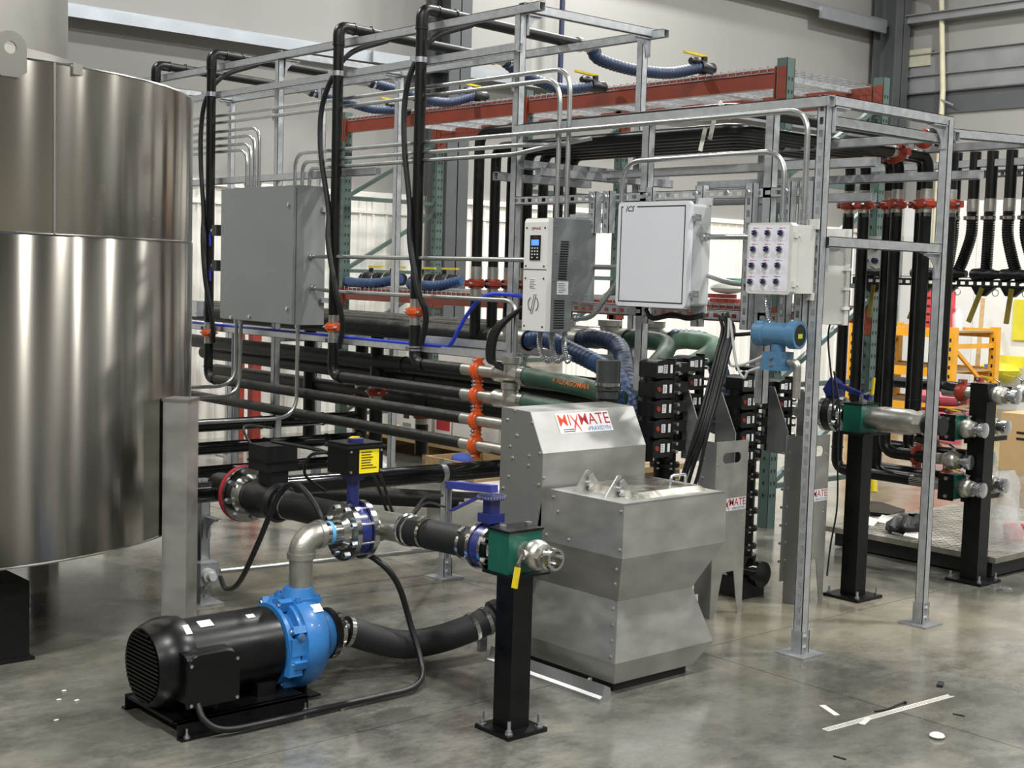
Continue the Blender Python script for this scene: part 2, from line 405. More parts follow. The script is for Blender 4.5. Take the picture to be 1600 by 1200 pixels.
# floor slabs with saw-cut joints
fm = bpy.data.materials.new('concrete_floor'); fm.use_nodes = True
def floor_nodes():
    nt = fm.node_tree; N, L = nt.nodes, nt.links; b = N['Principled BSDF']
    g = N.new('ShaderNodeNewGeometry')
    def noise(s, d=6, st=(1, 1, 1), rough=.6):
        mp = N.new('ShaderNodeMapping'); mp.inputs['Scale'].default_value = st; L.new(g.outputs['Position'], mp.inputs[0])
        n = N.new('ShaderNodeTexNoise'); n.inputs['Scale'].default_value = s; n.inputs['Detail'].default_value = d; n.inputs['Roughness'].default_value = rough; L.new(mp.outputs[0], n.inputs['Vector']); return n.outputs['Fac']
    def rmp(x, a, b_, c0, c1):
        r = N.new('ShaderNodeValToRGB'); e = r.color_ramp.elements; e[0].position, e[1].position = a, b_; e[0].color, e[1].color = list(c0)+[1], list(c1)+[1]; L.new(x, r.inputs[0]); return r.outputs[0]
    def mix(f, a, b_, mode='MIX'):
        m_ = N.new('ShaderNodeMix'); m_.data_type = 'RGBA'; m_.blend_type = mode
        if isinstance(f, float): m_.inputs[0].default_value = f
        else: L.new(f, m_.inputs[0])
        L.new(a, m_.inputs[6]); L.new(b_, m_.inputs[7]); return m_.outputs[2]
    base = rmp(noise(.9, 9, rough=.68), .36, .64, lin('#4a4a45'), lin('#8b8980'))
    patch = rmp(noise(3.1, 10, (1, 1.5, 1), rough=.78), .42, .58, lin('#454540'), lin('#98958a'))
    c = mix(.45, base, patch)
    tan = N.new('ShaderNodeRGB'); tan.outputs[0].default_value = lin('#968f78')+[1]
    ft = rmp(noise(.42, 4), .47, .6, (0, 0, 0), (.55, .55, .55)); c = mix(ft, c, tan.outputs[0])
    wet = rmp(noise(.55, 5), .44, .56, (0, 0, 0), (1, 1, 1))
    dk = rmp(noise(8, 6), .3, .7, lin('#3d3d38'), lin('#5a5952'))
    f2 = N.new('ShaderNodeMath'); f2.operation = 'MULTIPLY'; f2.inputs[1].default_value = .55; L.new(wet, f2.inputs[0])
    c = mix(f2.outputs[0], c, dk)
    fleck = rmp(noise(26, 8, (1, 2.4, 1), .8), .62, .74, (0, 0, 0), (1, 1, 1))
    light = N.new('ShaderNodeRGB'); light.outputs[0].default_value = lin('#c2bfb2')+[1]
    f3 = N.new('ShaderNodeMath'); f3.operation = 'MULTIPLY'; f3.inputs[1].default_value = .6; L.new(fleck, f3.inputs[0])
    c = mix(f3.outputs[0], c, light.outputs[0])
    L.new(c, b.inputs['Base Color'])
    mr = N.new('ShaderNodeMapRange'); mr.inputs[1].default_value = .35; mr.inputs[2].default_value = .68; mr.inputs[3].default_value = .02; mr.inputs[4].default_value = .26
    L.new(noise(1.7, 6), mr.inputs[0]); L.new(mr.outputs[0], b.inputs['Roughness'])
    b.inputs['Specular IOR Level'].default_value = .8
    bp = N.new('ShaderNodeBump'); bp.inputs['Strength'].default_value = .06; bp.inputs['Distance'].default_value = .01; L.new(noise(60, 4), bp.inputs['Height']); L.new(bp.outputs[0], b.inputs['Normal'])
floor_nodes()
FX0, FY0 = -6., -6.
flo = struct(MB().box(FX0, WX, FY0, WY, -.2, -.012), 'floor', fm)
JX = pZ(1350, 1096, 0).x; JY = pZ(470, 1166, 0).y
xs = sorted({FX0, WX, JX-8.4, JX-4.2, JX, JX+4.2, JX+8.4}); ys = sorted({FY0, WY, JY-8.2, JY-4.1, JY, JY+4.1})
xs = [x for x in xs if FX0 <= x <= WX]; ys = [y for y in ys if FY0 <= y <= WY]
for a, b_ in zip(xs, xs[1:]):
    for c, d in zip(ys, ys[1:]):
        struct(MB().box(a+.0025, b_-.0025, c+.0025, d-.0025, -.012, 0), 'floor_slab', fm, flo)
wb = struct(MB().box(FX0, WX+.2, WY, WY+.2, -.2, 8), 'wall_back', wallm)
wr = struct(MB().box(WX, WX+.2, FY0, WY, -.2, 8), 'wall_right', wallm)
struct(MB().box(FX0-.2, FX0, FY0, WY, -.2, 8), 'wall_left', wallfar)
struct(MB().box(FX0, WX, FY0-.2, FY0, -.2, 8), 'wall_front', wallfar)
struct(MB().box(FX0, WX+.2, FY0, WY+.2, 8, 8.2), 'ceiling', ceilm)
# ribbed liner panels on the lower back wall and flat white boards on the right wall
lp = MB(); PW = .91
lp.box(0, PW-.004, -.012, 0, 0, 2.18)
for k in range(6):
    x = .05+k*.152
    lp.prism([(0, 0), (.012, -.014), (.03, -.014), (.042, 0)], (x, -.012, 0), X_, Y_, Z_*2.18)
lme = lp.mesh('liner_panel', liner)
for i in range(int((WX-1.0)/PW)):
    o = bpy.data.objects.new('liner_panel', lme); COL.objects.link(o); o.parent = wb; o.location = (1.0+i*PW, WY, 0); o['o'] = (0, 0, 0)
struct(MB().box(1, WX, WY-.05, WY, 2.18, 2.23), 'trim_1', liner)
struct(MB().box(1, WX, WY-.035, WY, 2.03, 2.055), 'trim_2', liner)
wme = MB().box(-.014, 0, 0, 1.215, 0, 2.6).mesh('wall_board', wallw)
for i in range(8):
    o = bpy.data.objects.new('wall_board', wme); COL.objects.link(o); o.parent = wr; o.location = (WX, WY-.25-(i+1)*1.22, 0)
# girts (z-purlins)
def girt_back(z, mat, name, x0=FX0, x1=WX):
    mb = MB(); mb.box(x0, x1, WY-.2, WY-.0, z, z+.006); mb.box(x0, x1, WY-.206, WY-.2, z-.07, z+.006); mb.box(x0, x1, WY-.012, WY, z, z+.07); mb.box(x0, x1, WY-.2, WY-.19, z, z+.02)
    return struct(mb, name, mat)
girt_back(3.46, wallbl, 'trim_3'); girt_back(4.92, wallgr, 'trim_4')
def band(y0, y1, mat, name, d):
    a, b_ = pX(1600, y0, WX).z, pX(1600, y1, WX).z
    mb = MB().box(WX-d, WX, FY0, WY-.3, b_, a); mb.box(WX-d-.05, WX-d, FY0, WY-.3, a-.012, a); return struct(mb, name, mat)
band(68, 102, wallgr, 'trim_5', .06); band(103, 131, wallgr, 'trim_6', .05); band(132, 168, darkg, 'trim_7', .03); band(5, 18, wallgr, 'trim_8', .2)
# steel columns
def column(x, y, name, w_=.26, d=.3):
    mb = MB(); mb.box(x-w_/2, x+w_/2, y-d/2, y-d/2+.014, 0, 7.9); mb.box(x-w_/2, x+w_/2, y+d/2-.014, y+d/2, 0, 7.9); mb.box(x-.006, x+.006, y-d/2, y+d/2, 0, 7.9)
    return struct(mb, name, darkg)
column(8.13, WY-.26, 'trim_9'); column(15.45, WY-.25, 'trim_10', .32, .34)
# lamp housings on the ceiling
lh = T('high_bay_lamp', 'round high bay ceiling lamp above the hall', 'lamp', (LAMPS[0][0], LAMPS[0][1], LAMP_Z), 'round high bay lamps')
q = LAMPS[0]
part(MB().lathe((q[0], q[1], LAMP_Z), Z_, [(-.05, .215), (-.05, .24), (.02, .24), (.06, .14), (.14, .12), (.14, 0)], 28, False), 'housing', white, lh)
part(MB().cyl((q[0], q[1], LAMP_Z+.14), (q[0], q[1], 8), .008, n=6), 'hanger_rod', zinc, lh)
for q in LAMPS[1:]: copy_tree(lh, (q[0], q[1], LAMP_Z), lh['label'], 'round high bay lamps')
# ================================================================== stainless tank
TC, TR, TZ0, TZS, TZ1 = V((1.787, 5.971, 0)), 1.223, .40, 1.595, 2.205
tk = T('storage_tank', 'large polished stainless steel cylindrical tank on square legs', 'tank', (TC.x, TC.y, 0))
part(MB().lathe(TC, Z_, [(TZ0, TR-.03), (TZ0, TR), (TZS-.012, TR), (TZS-.004, TR-.004), (TZS+.004, TR-.004), (TZS+.012, TR), (TZ1-.006, TR), (TZ1, TR-.006)], 160, False), 'shell', tankm, tk)
part(MB().lathe(TC, Z_, [(TZ1, TR-.006), (TZ1+.07, .9), (TZ1+.12, .74), (TZ1+.12, .5)], 96, False), 'top_cone', neckm, tk)
part(MB().lathe(TC, Z_, [(TZ0, TR-.03), (TZ0-.12, .05)], 64, True), 'bottom_cone', neckm, tk)
part(MB().torus(TC+Z_*TZS, Z_, TR-.003, .0045, 120, 6), 'weld_seam', staind, tk)
part(MB().torus(TC+Z_*(TZ1-.003), Z_, TR-.004, .006, 120, 6), 'rim', staind, tk)
part(MB().torus(TC+Z_*TZ0, Z_, TR-.004, .006, 120, 6), 'rim', staind, tk)
NR = .70
part(MB().lathe(TC, Z_, [(TZ1+.05, NR), (4.2, NR), (4.2, NR-.02), (TZ1+.05, NR-.02)], 96, False), 'neck', neckm, tk)
part(MB().torus(TC+Z_*(TZ1+.105), Z_, NR+.004, .009, 96, 6), 'weld_seam', staind, tk)
def tang(az): return V((cos(az), sin(az), 0)), V((-sin(az), cos(az), 0))
def az_at(px, py, z):      # azimuth on the shell for a seam that starts at this place
    d = ray(px, py); a = d.x**2+d.y**2; b_ = -2*(d.x*TC.x+d.y*TC.y); c = TC.x**2+TC.y**2-TR**2
    t = (-b_-sqrt(b_*b_-4*a*c))/(2*a); return atan2(d.y*t-TC.y, d.x*t-TC.x)
sa = az_at(85, 220, 2)
for az, z0, z1 in ((sa, TZS, TZ1), (sa+.9, TZ0, TZS), (sa+2.5, TZS, TZ1)):
    r_, t_ = tang(az); part(MB().obox(TC+r_*(TR+.0005)+Z_*(z0+z1)/2, r_*.002, t_*.004, Z_*((z1-z0)/2)), 'vertical_weld', neckm, tk)
part(MB().obox(TC+V((cos(sa+.075), sin(sa+.075), 0))*(TR-.012)+Z_*(TZ1-.012), tang(sa+.075)[0]*.02, tang(sa+.075)[1]*.02, Z_*.02), 'pad_plate', neckm, tk)
for az in (az_at(14, 90, 2), az_at(14, 90, 2)+2.1, az_at(14, 90, 2)+4.2):        # lifting lugs: rounded plate with an eye
    r_, t_ = tang(az); c = TC+r_*(TR+.008)+Z_*(TZ1+.028); mb = MB(); n = 20; ro, ri = .058, .022
    pts_o = []; pts_i = []
    for k in range(n):
        a = 2*pi*k/n; d = V((cos(a), sin(a)))
        if d.y >= -.05: o_ = (ro*d.x, ro*d.y)
        else:
            s_ = min(.058/abs(d.x) if abs(d.x) > 1e-6 else 9, .10/abs(d.y)); o_ = (d.x*s_, d.y*s_)
        pts_o.append(o_); pts_i.append((ri*d.x, ri*d.y))
    P = []
    for dd in (-.006, .006):
        for q_ in pts_o+pts_i: P.append(c+t_*q_[0]+Z_*q_[1]+r_*dd)
    fs = []
    for k in range(n):
        j = (k+1) % n
        fs += [(k, j, n+j, n+k)[::-1], (2*n+k, 2*n+j, 3*n+j, 3*n+k), (k, 2*n+k, 2*n+j, j)[::-1], (n+k, n+j, 3*n+j, 3*n+k)[::-1]]
    mb.add(P, fs); part(mb, 'lifting_lug', neckm, tk)
LA = atan2(4.98-TC.y, 2.61-TC.x)
for k in range(4):
    r_, t_ = tang(LA+k*pi/2); c = TC+r_*(TR+.058); mb = MB()
    zt = .955
    mb.obox(c+Z_*(zt/2+.006), r_*.052, t_*.058, Z_*(zt/2-.006)); part(mb, 'leg', stain, tk)
    part(MB().obox(c+Z_*.005, r_*.09, t_*.09, Z_*.005), 'foot_plate', stain, tk)
    part(MB().obox(c+Z_*(zt+.001), r_*.056, t_*.062, Z_*.005), 'leg_cap', neckm, tk)
bb = pZ(46, 1030, 0)
one(MB().box(bb.x-.42, bb.x, bb.y, bb.y+.42, .005, .30).box(bb.x-.44, bb.x+.015, bb.y-.015, bb.y+.44, 0, .012), 'drain_box', blkplast, 'matt black box on the floor under the steel tank', 'box')

# ================================================================== motor and pump
AY, AZ = 4.0, .195
mp_ = T('electric_pump', 'black electric motor with bright blue centrifugal pump on a skid', 'pump', (2.3, AY, 0))
sk = MB(); rr_ = [(2.013, .098), (2.197, .098), (2.197, .236), (2.18, .258), (2.155, .266), (2.055, .266), (2.03, .258), (2.013, .236)]
sk.box(1.985, 2.47, 3.82, 4.16, .045, .055); sk.box(1.985, 2.47, 3.80, 3.806, .0, .055); sk.box(1.985, 2.47, 4.17, 4.176, 0, .055); sk.box(1.985, 2.47, 3.775, 3.806, 0, .006)
sk.box(1.985, 2.47, 4.17, 4.2, 0, .006); sk.box(1.985, 2.47, 3.8, 3.83, .049, .055); sk.box(1.985, 2.47, 4.15, 4.176, .049, .055)
part(sk, 'skid_base', blkpaint, mp_)
sb = MB(); sb.box(2.50, 2.60, 3.92, 4.08, 0, .006); sb.box(2.545, 2.555, 3.94, 4.06, .006, .12); part(sb, 'pump_foot', blkpaint, mp_)
bt = MB()
for x in (2.01, 2.45):
    for y in (3.787, 4.188): bt.cyl((x, y, .006), (x, y, .012), .011, n=12); hexbolt(bt, (x, y, .012), Z_, .007, .007, .025)
part(bt, 'anchor_bolt', zinc, mp_)
part(MB().lathe((0, AY, AZ), X_, [(2.055, .12), (2.06, .133), (2.42, .133), (2.425, .12)], 48), 'motor_body', blkpaint, mp_)
part(MB().lathe((0, AY, AZ), X_, [(2.09, .134), (2.088, .147), (2.06, .152), (2.02, .15), (1.985, .138), (1.962, .125), (1.962, .118), (1.975, .116)], 48, False), 'fan_cover', blkpaint, mp_)
part(MB().lathe((0, AY, AZ), X_, [(1.972, .118), (1.974, .118)], 40), 'fan_guard_back', black, mp_)
for k in range(17):
    z = -.108+k*.0135; h = sqrt(max(.0004, .117**2-z*z))
    part(MB().box(1.957, 1.969, AY-h, AY+h, AZ+z-.003, AZ+z+.003), 'grille_slat', blkpaint, mp_)
cb = MB(); cb.prism([(3.80, .105), (3.88, .105), (3.88, .262), (3.83, .262), (3.812, .254), (3.80, .236)], (2.02, 0, 0), Y_, Z_, X_*.17); cbo = part(cb, 'terminal_box', blkpaint, mp_)
part(MB().prism(rr_, (0, 3.786, 0), X_, Z_, Y_*.017), 'box_cover', blkpaint, cbo)
sc_ = MB()
for x in (2.023, 2.187):
    for z in (.108, .236): hexbolt(sc_, (x, 3.786, z), -Y_, .006, .004)
part(sc_, 'screw', zinc, cbo)
part(MB().box(2.10, 2.17, 3.88, 4.12, .055, .10).box(2.32, 2.39, 3.88, 4.12, .055, .10), 'motor_feet', blkpaint, mp_)
for az_, x, wd, ht in ((112, 2.16, .05, .035), (112, 2.33, .03, .02), (125, 2.075, .022, .04)):
    a = radians(az_); r = .1335 if x > 2.1 else .1515; n_ = V((0, -cos(radians(180-az_)), sin(radians(180-az_)))); v_ = n_.cross(X_)
    sticker(mp_, V((x, AY, AZ))+n_*r, X_, v_*-1 if v_.z < 0 else v_, wd, ht)
# blue pump end
part(MB().lathe((0, AY, AZ), X_, [(2.425, .10), (2.43, .142), (2.445, .142), (2.45, .118), (2.475, .118), (2.478, .15), (2.492, .15), (2.495, .162), (2.53, .168), (2.575, .160), (2.602, .135), (2.612, .10), (2.66, .085), (2.66, .05)], 56), 'volute', pumpb, mp_)
for k in range(8):
    a = 2*pi*k/8+.3; d = V((0, cos(a), sin(a))); o_ = part(MB().obox(V((2.468, AY, AZ))+d*.146, X_*.024, d*.018, d.cross(X_)*.013), 'lug', pumpb, mp_)
    part(hexbolt(MB(), V((2.445, AY, AZ))+d*.148, -X_, .008, .007).cyl(V((2.492, AY, AZ))+d*.148, V((2.50, AY, AZ))+d*.148, .008, n=6), 'bolt', zinc, o_)
part(MB().obox((2.465, 3.862, .21), X_*.03, Y_*.012, Z_*.03).cyl((2.47, 3.845, .245), (2.47, 3.87, .245), .014, n=12), 'boss', pumpb, mp_)
part(MB().cyl((2.47, 3.838, .245), (2.47, 3.846, .245), .009, n=12), 'drain_plug', zinc, mp_)
part(MB().prism([(-.028, 0), (.028, 0), (.012, .10), (-.012, .10)], (2.452, 3.853, .11), X_, Z_, Y_*.03), 'support_rib', pumpb, mp_)
ofl = MB(); ofl.box(2.498, 2.60, AY-.075, AY+.075, .335, .352); ofl.box(2.503, 2.595, AY-.06, AY+.06, .30, .336); ofl.cyl((2.55, AY, .35), (2.55, AY, .382), .062, .052, 24)
oo = part(ofl, 'outlet_flange', pumpb, mp_)
bl = MB()
for x in (2.509, 2.589):
    for y in (AY-.062, AY+.062): hexbolt(bl, (x, y, .352), Z_, .009, .009)
part(bl, 'bolt', pumpb, oo)
n_ = V((.35, -.8, .48)).normalized(); u_ = V((.92, .4, 0)).normalized(); sticker(mp_, V((2.562, AY, AZ))+V((0, -.62, .78)).normalized()*.1645, X_, V((0, .78, .62)), .04, .035)
part(MB().lathe((0, AY, AZ), X_, [(2.66, .075), (2.66, .092), (2.685, .092), (2.685, .075)], 32), 'inlet_flange', blkpaint, mp_)
# ================================================================== discharge riser, flanged valve, suction header
PXX, SX, SZ = 2.56, 2.9, .575
dr = T('discharge_pipe', 'cast steel elbow and pipe rising from the blue pump to a flange', 'pipe', (PXX, AY, .38))
part(MB().cyl((PXX, AY, .382), (PXX, AY, .492), .042, n=24), 'pipe', castss, dr)
ez = .56
ep = [(PXX, AY, .49)]+[(PXX+.066-.066*cos(a), AY, ez-.066+.066*sin(a)) for a in [pi/2*k/8 for k in range(9)]]+[(PXX+.075, AY, ez)]
part(MB().tube(ep, .046, 24), 'elbow', castss, dr)
part(MB().ring((PXX, AY, .492), Z_, .03, .051, .02, 28).ring((PXX+.073, AY, ez), X_, .03, .051, .02, 28), 'elbow_rim', castss, dr)
part(MB().cyl((PXX+.07, AY, ez), (2.71, AY, ez), .042, n=24), 'nipple', staind, dr)
part(MB().ring((2.672, AY, ez), X_, .03, .0428, .014, 24), 'blue_tape', pm('blue_tape', '#5aa9e0', .5), dr)
def flange_pair(par, c, ax, r, gap=.055, nb=8, mat=staind, th=.02, long=True):
    c, ax = V(c), V(ax).normalized(); u, w_ = perp(ax); out = []
    for k in (-1, 1):
        o_ = part(MB().lathe(c+ax*k*(gap/2+th/2), ax*k, [(-th/2, .045), (-th/2, r), (th/2, r), (th/2, r*.62), (th/2+.022, r*.5), (th/2+.022, .035)], 40, False), 'flange', mat, par); out.append(o_)
    for i in range(nb):
        a = 2*pi*i/nb+pi/nb; d = (u*cos(a)+w_*sin(a))*(r*.82); e = gap/2+th
        mb = MB().cyl(c+d-ax*(e+.012), c+d+ax*(e+.012), .0065, n=8).cyl(c+d-ax*(e+.012), c+d-ax*e, .012, n=6).cyl(c+d+ax*e, c+d+ax*(e+.012), .012, n=6)
        part(mb, 'bolt', zinc, par)
    return out
bv = T('butterfly_valve', 'butterfly valve with black actuator and yellow warning label above the pump', 'valve', (2.77, AY, .46))
vc = V((2.775, AY, ez)); flange_pair(bv, vc, X_, .107)
part(MB().ring(vc, X_, .055, .092, .05, 36), 'valve_body', valveb, bv)
part(MB().cyl(vc+Z_*.085, vc+Z_*.20, .022, n=16).box(vc.x-.026, vc.x+.026, AY-.03, AY+.03, vc.z+.185, vc.z+.205), 'valve_neck', valveb, bv)
ab = MB(); ab.box(2.70, 2.85, AY-.075, AY+.055, .772, .885); ac = part(ab, 'actuator', blkpaint, bv)
part(MB().box(2.692, 2.858, AY-.083, AY+.063, .868, .876), 'cover_lip', blkplast, ac)
sticker(ac, (2.79, AY-.0752, .82), X_, Z_, .085, .085, yellow, 'warning_label', 'yellow warning label with small black print'); lines(ac, (2.79, AY-.076, .825), X_, Z_, .07, 7, .0095, .003, seed=4)
part(MB().cyl((2.775, AY-.01, .885), (2.775, AY-.01, .897), .028, n=20), 'position_indicator', valveb, ac)
part(MB().prism([(-.022, 0), (.022, 0), (0, .016)], (2.775, AY-.004, .897), X_, Y_, Z_*.004), 'indicator_arrow', yellow, ac)
sm = MB()
for x in (2.71, 2.84):
    for z in (.785, .858): hexbolt(sm, (x, AY-.075, z), -Y_, .005, .006)
part(sm, 'screw', zinc, ac)
th_ = T('suction_header', 'black rubber hose header with steel tee joining tank outlet to green valve block', 'hose', (SX, 4.0, .45))
tm = MB(); tm.cyl((2.83, AY, ez), (SX, AY, ez), .054, n=24); tm.cyl((SX, AY+.11, SZ-.012), (SX, AY-.16, SZ), .052, n=28)
part(tm, 'tee', castss, th_)
part(MB().torus((SX, AY-.165, SZ), Y_, .055, .006, 28, 6).torus((SX, AY-.195, SZ), Y_, .054, .005, 28, 6), 'ring', staind, th_)
part(MB().tube(spl([(SX, AY-.16, SZ), (SX+.003, 3.70, SZ+.004), (SX, 3.50, SZ+.012), (SX, 3.43, SZ+.014)]), .053, 28), 'hose', rubber, th_)
for y in (AY-.285, 3.49): part(clampband(MB(), (SX, y, SZ+.006), Y_, .054, .014, V((-.5, 0, .86))), 'hose_clamp', staind, th_)
part(MB().tube(spl([(SX, AY+.10, SZ-.012), (SX, 4.3, SZ-.02), (SX, 4.55, SZ-.028), (SX, 4.70, SZ-.03)]), .055, 28), 'hose', rubber, th_)
for y in (4.62, 4.66): part(clampband(MB(), (SX, y, SZ-.03), Y_, .056, .012, V((-.3, 0, .95))), 'hose_clamp', staind, th_)
# tank outlet valve
tv = T('tank_outlet_valve', 'black valve with box actuator and red gasket flange beside the tank leg', 'valve', (SX, 4.9, .45))
sz = SZ-.03
part(MB().lathe((SX, 0, sz), Y_, [(4.68, .07), (4.70, .082), (4.72, .078), (4.80, .075), (4.82, .082), (4.86, .082), (4.86, .05)], 32), 'valve_body', blkplast, tv)
part(MB().lathe((SX, 0, sz), Y_, [(4.86, .062), (4.862, .066), (4.88, .06), (4.885, .066), (4.90, .06), (4.905, .066), (4.92, .06), (4.95, .06)], 28), 'rubber_bellows', rubber, tv)
part(MB().lathe((SX, 0, sz), Y_, [(4.90, .05), (4.905, .07), (4.945, .085), (4.945, .118), (4.965, .118), (4.965, .05)], 40), 'flange', staind, tv)
part(MB().ring((SX, 4.975, sz), Y_, .05, .121, .018, 40), 'gasket', redw, tv, 'red gasket ring')
part(MB().lathe((SX, 0, sz), Y_, [(4.985, .05), (4.985, .105), (5.02, .105), (5.06, .07), (5.2, .06), (5.2, .04)], 32), 'outlet_neck', blkplast, tv)
bo = MB()
for i in range(8):
    a = 2*pi*i/8+.2; d = V((cos(a), 0, sin(a)))*.098; hexbolt(bo, V((SX, 4.945, sz))+d, -Y_, .012, .012)
part(bo, 'flange_bolts', zinc, tv)
ax_ = part(MB().box(SX-.07, SX+.075, 4.69, 4.83, sz+.13, sz+.235), 'actuator', blkplast, tv); part(MB().box(SX-.075, SX+.08, 4.685, 4.835, sz+.165, sz+.171), 'cover_lip', blkpaint, ax_)
part(MB().box(SX-.04, SX+.04, 4.70, 4.80, sz+.07, sz+.135), 'mounting_yoke', blkplast, tv)
# lever valve, green block and ball valve on the black post
lv = T('lever_valve', 'navy wafer valve with blue lever handle between steel flanges', 'valve', (SX, 3.37, .45))
lz = SZ+.016; lc = V((SX, 3.375, lz)); flange_pair(lv, lc, Y_, .082, .048, 6, staind, .014)
part(MB().ring(lc, Y_, .05, .076, .044, 36), 'valve_body', valveb, lv)
part(MB().box(SX-.02, SX+.02, 3.355, 3.395, lz+.07, lz+.165).box(SX-.034, SX+.034, 3.345, 3.405, lz+.085, lz+.115), 'valve_neck', valveb, lv)
part(MB().cyl((SX, 3.375, lz+.163), (SX, 3.375, lz+.172), .048, n=36), 'notch_plate', valveb, lv)
nt_ = MB()
for i in range(30):
    a = 2*pi*i/30; d = V((cos(a), sin(a), 0)); nt_.obox(V((SX, 3.375, lz+.171))+d*.0475, d*.002, d.cross(Z_)*.0025, Z_*.004)
part(nt_, 'notch_teeth', zinc, lv)
hb = V((SX-.01, 3.36, lz+.19)); he = pX(697, 780, SX-.02)
part(MB().bar(hb+V((.0, -.01, .01)), V((hb.x, he.y, lz+.182)), .03, .024), 'lever', valvel, lv)
part(MB().bar(V((hb.x, he.y-.17, lz+.165)), V((hb.x, he.y-.02, lz+.095)), .018, .008), 'trigger', valvel, lv)
gp = T('valve_post', 'black square post on a floor plate in front of the hopper', 'post', (2.904, 3.251, 0))
part(MB().box(2.862, 2.946, 3.209, 3.293, .014, .53), 'post', blkpaint, gp)
part(MB().box(2.82, 2.99, 3.165, 3.335, 0, .014), 'base_plate', blkpaint, gp)
part(MB().box(2.82, 2.985, 3.17, 3.32, .528, .536), 'top_plate', blkpaint, gp)
an = MB()
for x, y in ((2.838, 3.318), (2.97, 3.185), (2.97, 3.318), (2.838, 3.185)): an.cyl((x, y, .014), (x, y, .018), .014, n=12); hexbolt(an, (x, y, .018), Z_, .011, .011, .04)
part(an, 'anchor_bolt', zinc, gp)
gb = T('pipe_clamp_block', 'green pipe clamp block bolted on the black post by the hopper', 'block', (SX, 3.26, .536))
part(MB().box(SX-.072, SX+.072, 3.20, 3.30, .537, .672), 'block', greenb, gb); part(MB().box(SX-.076, SX+.076, 3.196, 3.304, .672, .679), 'top_plate', blkpaint, gb)
part(hexbolt(hexbolt(MB(), (SX-.055, 3.25, .679), Z_, .012, .012), (SX+.055, 3.25, .679), Z_, .012, .012), 'bolt', zinc, gb)
def ball_valve(name, label, base, ax, r, lever=None, group=None, cap=False, tagc=yelh, leverdir=None, scale=1.):
    base, ax = V(base), V(ax).normalized(); u, w_ = perp(ax)
    t = T(name, label, 'valve', base-Z_*(r*1.5), group); s = r
    part(MB().lathe(base, ax, [(0, s*.75), (0, s*1.05), (s*.35, s*1.1), (s*.5, s*1.25), (s*.95, s*1.42), (s*1.5, s*1.42), (s*1.95, s*1.2), (s*2.05, s*1.0)], 28), 'body', castss, t)
    part(MB().lathe(base+ax*s*2.0, ax, [(0, s*1.18), (s*.5, s*1.18), (s*.5, s*.7)], 8), 'hex_end', castss, t, ang=20)
    e = base+ax*s*2.5
    part(MB().lathe(e, ax, [(0, s*.95), (s*.25, s*1.0), (s*.3, s*.86), (s*.75, s*.86), (s*.8, s*1.02), (s*1.25, s*1.02), (s*1.25, s*.78), (s*.3, s*.74), (s*.3, 0)], 28, False), 'adapter', staind, t)
    if cap:
        part(MB().lathe(e+ax*s*.9, ax, [(0, s*1.0), (0, s*1.12), (s*.75, s*1.12), (s*.8, s*1.0), (s*.8, 0)], 24, False), 'cap', zinc, t)
        for k in (-1, 1): part(MB().bar(e+ax*s*.2+u*k*s*1.16, e+ax*s*1.3+u*k*s*1.18, s*.2, s*.35), 'cam_arm', zinc, t)
        part(MB().torus(e+ax*s*1.75+u*s*1.2, ax, s*.28, s*.05, 14, 6), 'pull_ring', zinc, t)
    st = base+ax*s*1.2
    if lever is not None:
        ld = V(lever).normalized(); hd = V(leverdir).normalized()
        part(MB().cyl(st+ld*s*1.3, st+ld*s*1.9, s*.35, n=12).cyl(st+ld*s*1.75, st+ld*s*1.95, s*.5, n=6), 'stem', castss, t)
        a = st+ld*s*1.85; b_ = a+hd*s*.9+ld*s*.35; c = a+hd*s*3.0+ld*s*.4
        hl = part(MB().tube([a, b_], s*.16, 8).bar(b_-hd*s*.1, c, s*.5, s*.1, ld), 'handle', staind, t)
        part(MB().bar(b_+hd*s*.3, c+hd*s*.1, s*.6, s*.24, ld), 'handle_grip', tagc, hl)
    return t
part(MB().cyl((SX, 3.345, SZ+.018), (SX, 3.17, SZ+.028), .038, n=24), 'nipple', castss, gb)
ball_valve('ball_valve', 'open steel ball valve with yellow hanging handle on the green block', (SX, 3.185, SZ+.03), -Y_, .035, V((-1, 0, .15)), leverdir=V((-.15, 0, -1)))
# lower hose from the pump inlet to the hopper
lh_ = T('suction_hose', 'thick black rubber hose lying between the blue pump and hopper', 'hose', (3.0, 3.95, 0))
he2 = V((3.36, 3.88, .175))
hp = spl([(2.68, AY, .195), (2.76, AY-.005, .19), (2.85, 3.975, .155), (2.98, 3.95, .115), (3.12, 3.93, .115), (3.25, 3.905, .14), he2], 10)
part(MB().tube(hp[9:], .053, 28), 'hose', rubber, lh_)
part(MB().tube(hp[:14], .043, 24), 'inner_sleeve', blkpaint, lh_)
for i, sc0 in ((5, Z_), (10, Z_), (len(hp)-9, V((0, -.5, .85))), (len(hp)-4, V((0, -.5, .85)))):
    d = (hp[min(i+1, len(hp)-1)]-hp[i-1]).normalized(); s0 = (sc0-d*sc0.dot(d)).normalized(); part(clampband(MB(), hp[i], d, .055, .016, s0), 'hose_clamp', staind, lh_)
part(MB().lathe(he2, (hp[-1]-hp[-3]).normalized(), [(-.02, .04), (0, .066), (.03, .066), (.03, .04), (.12, .04)], 24), 'end_fitting', blkplast, lh_)
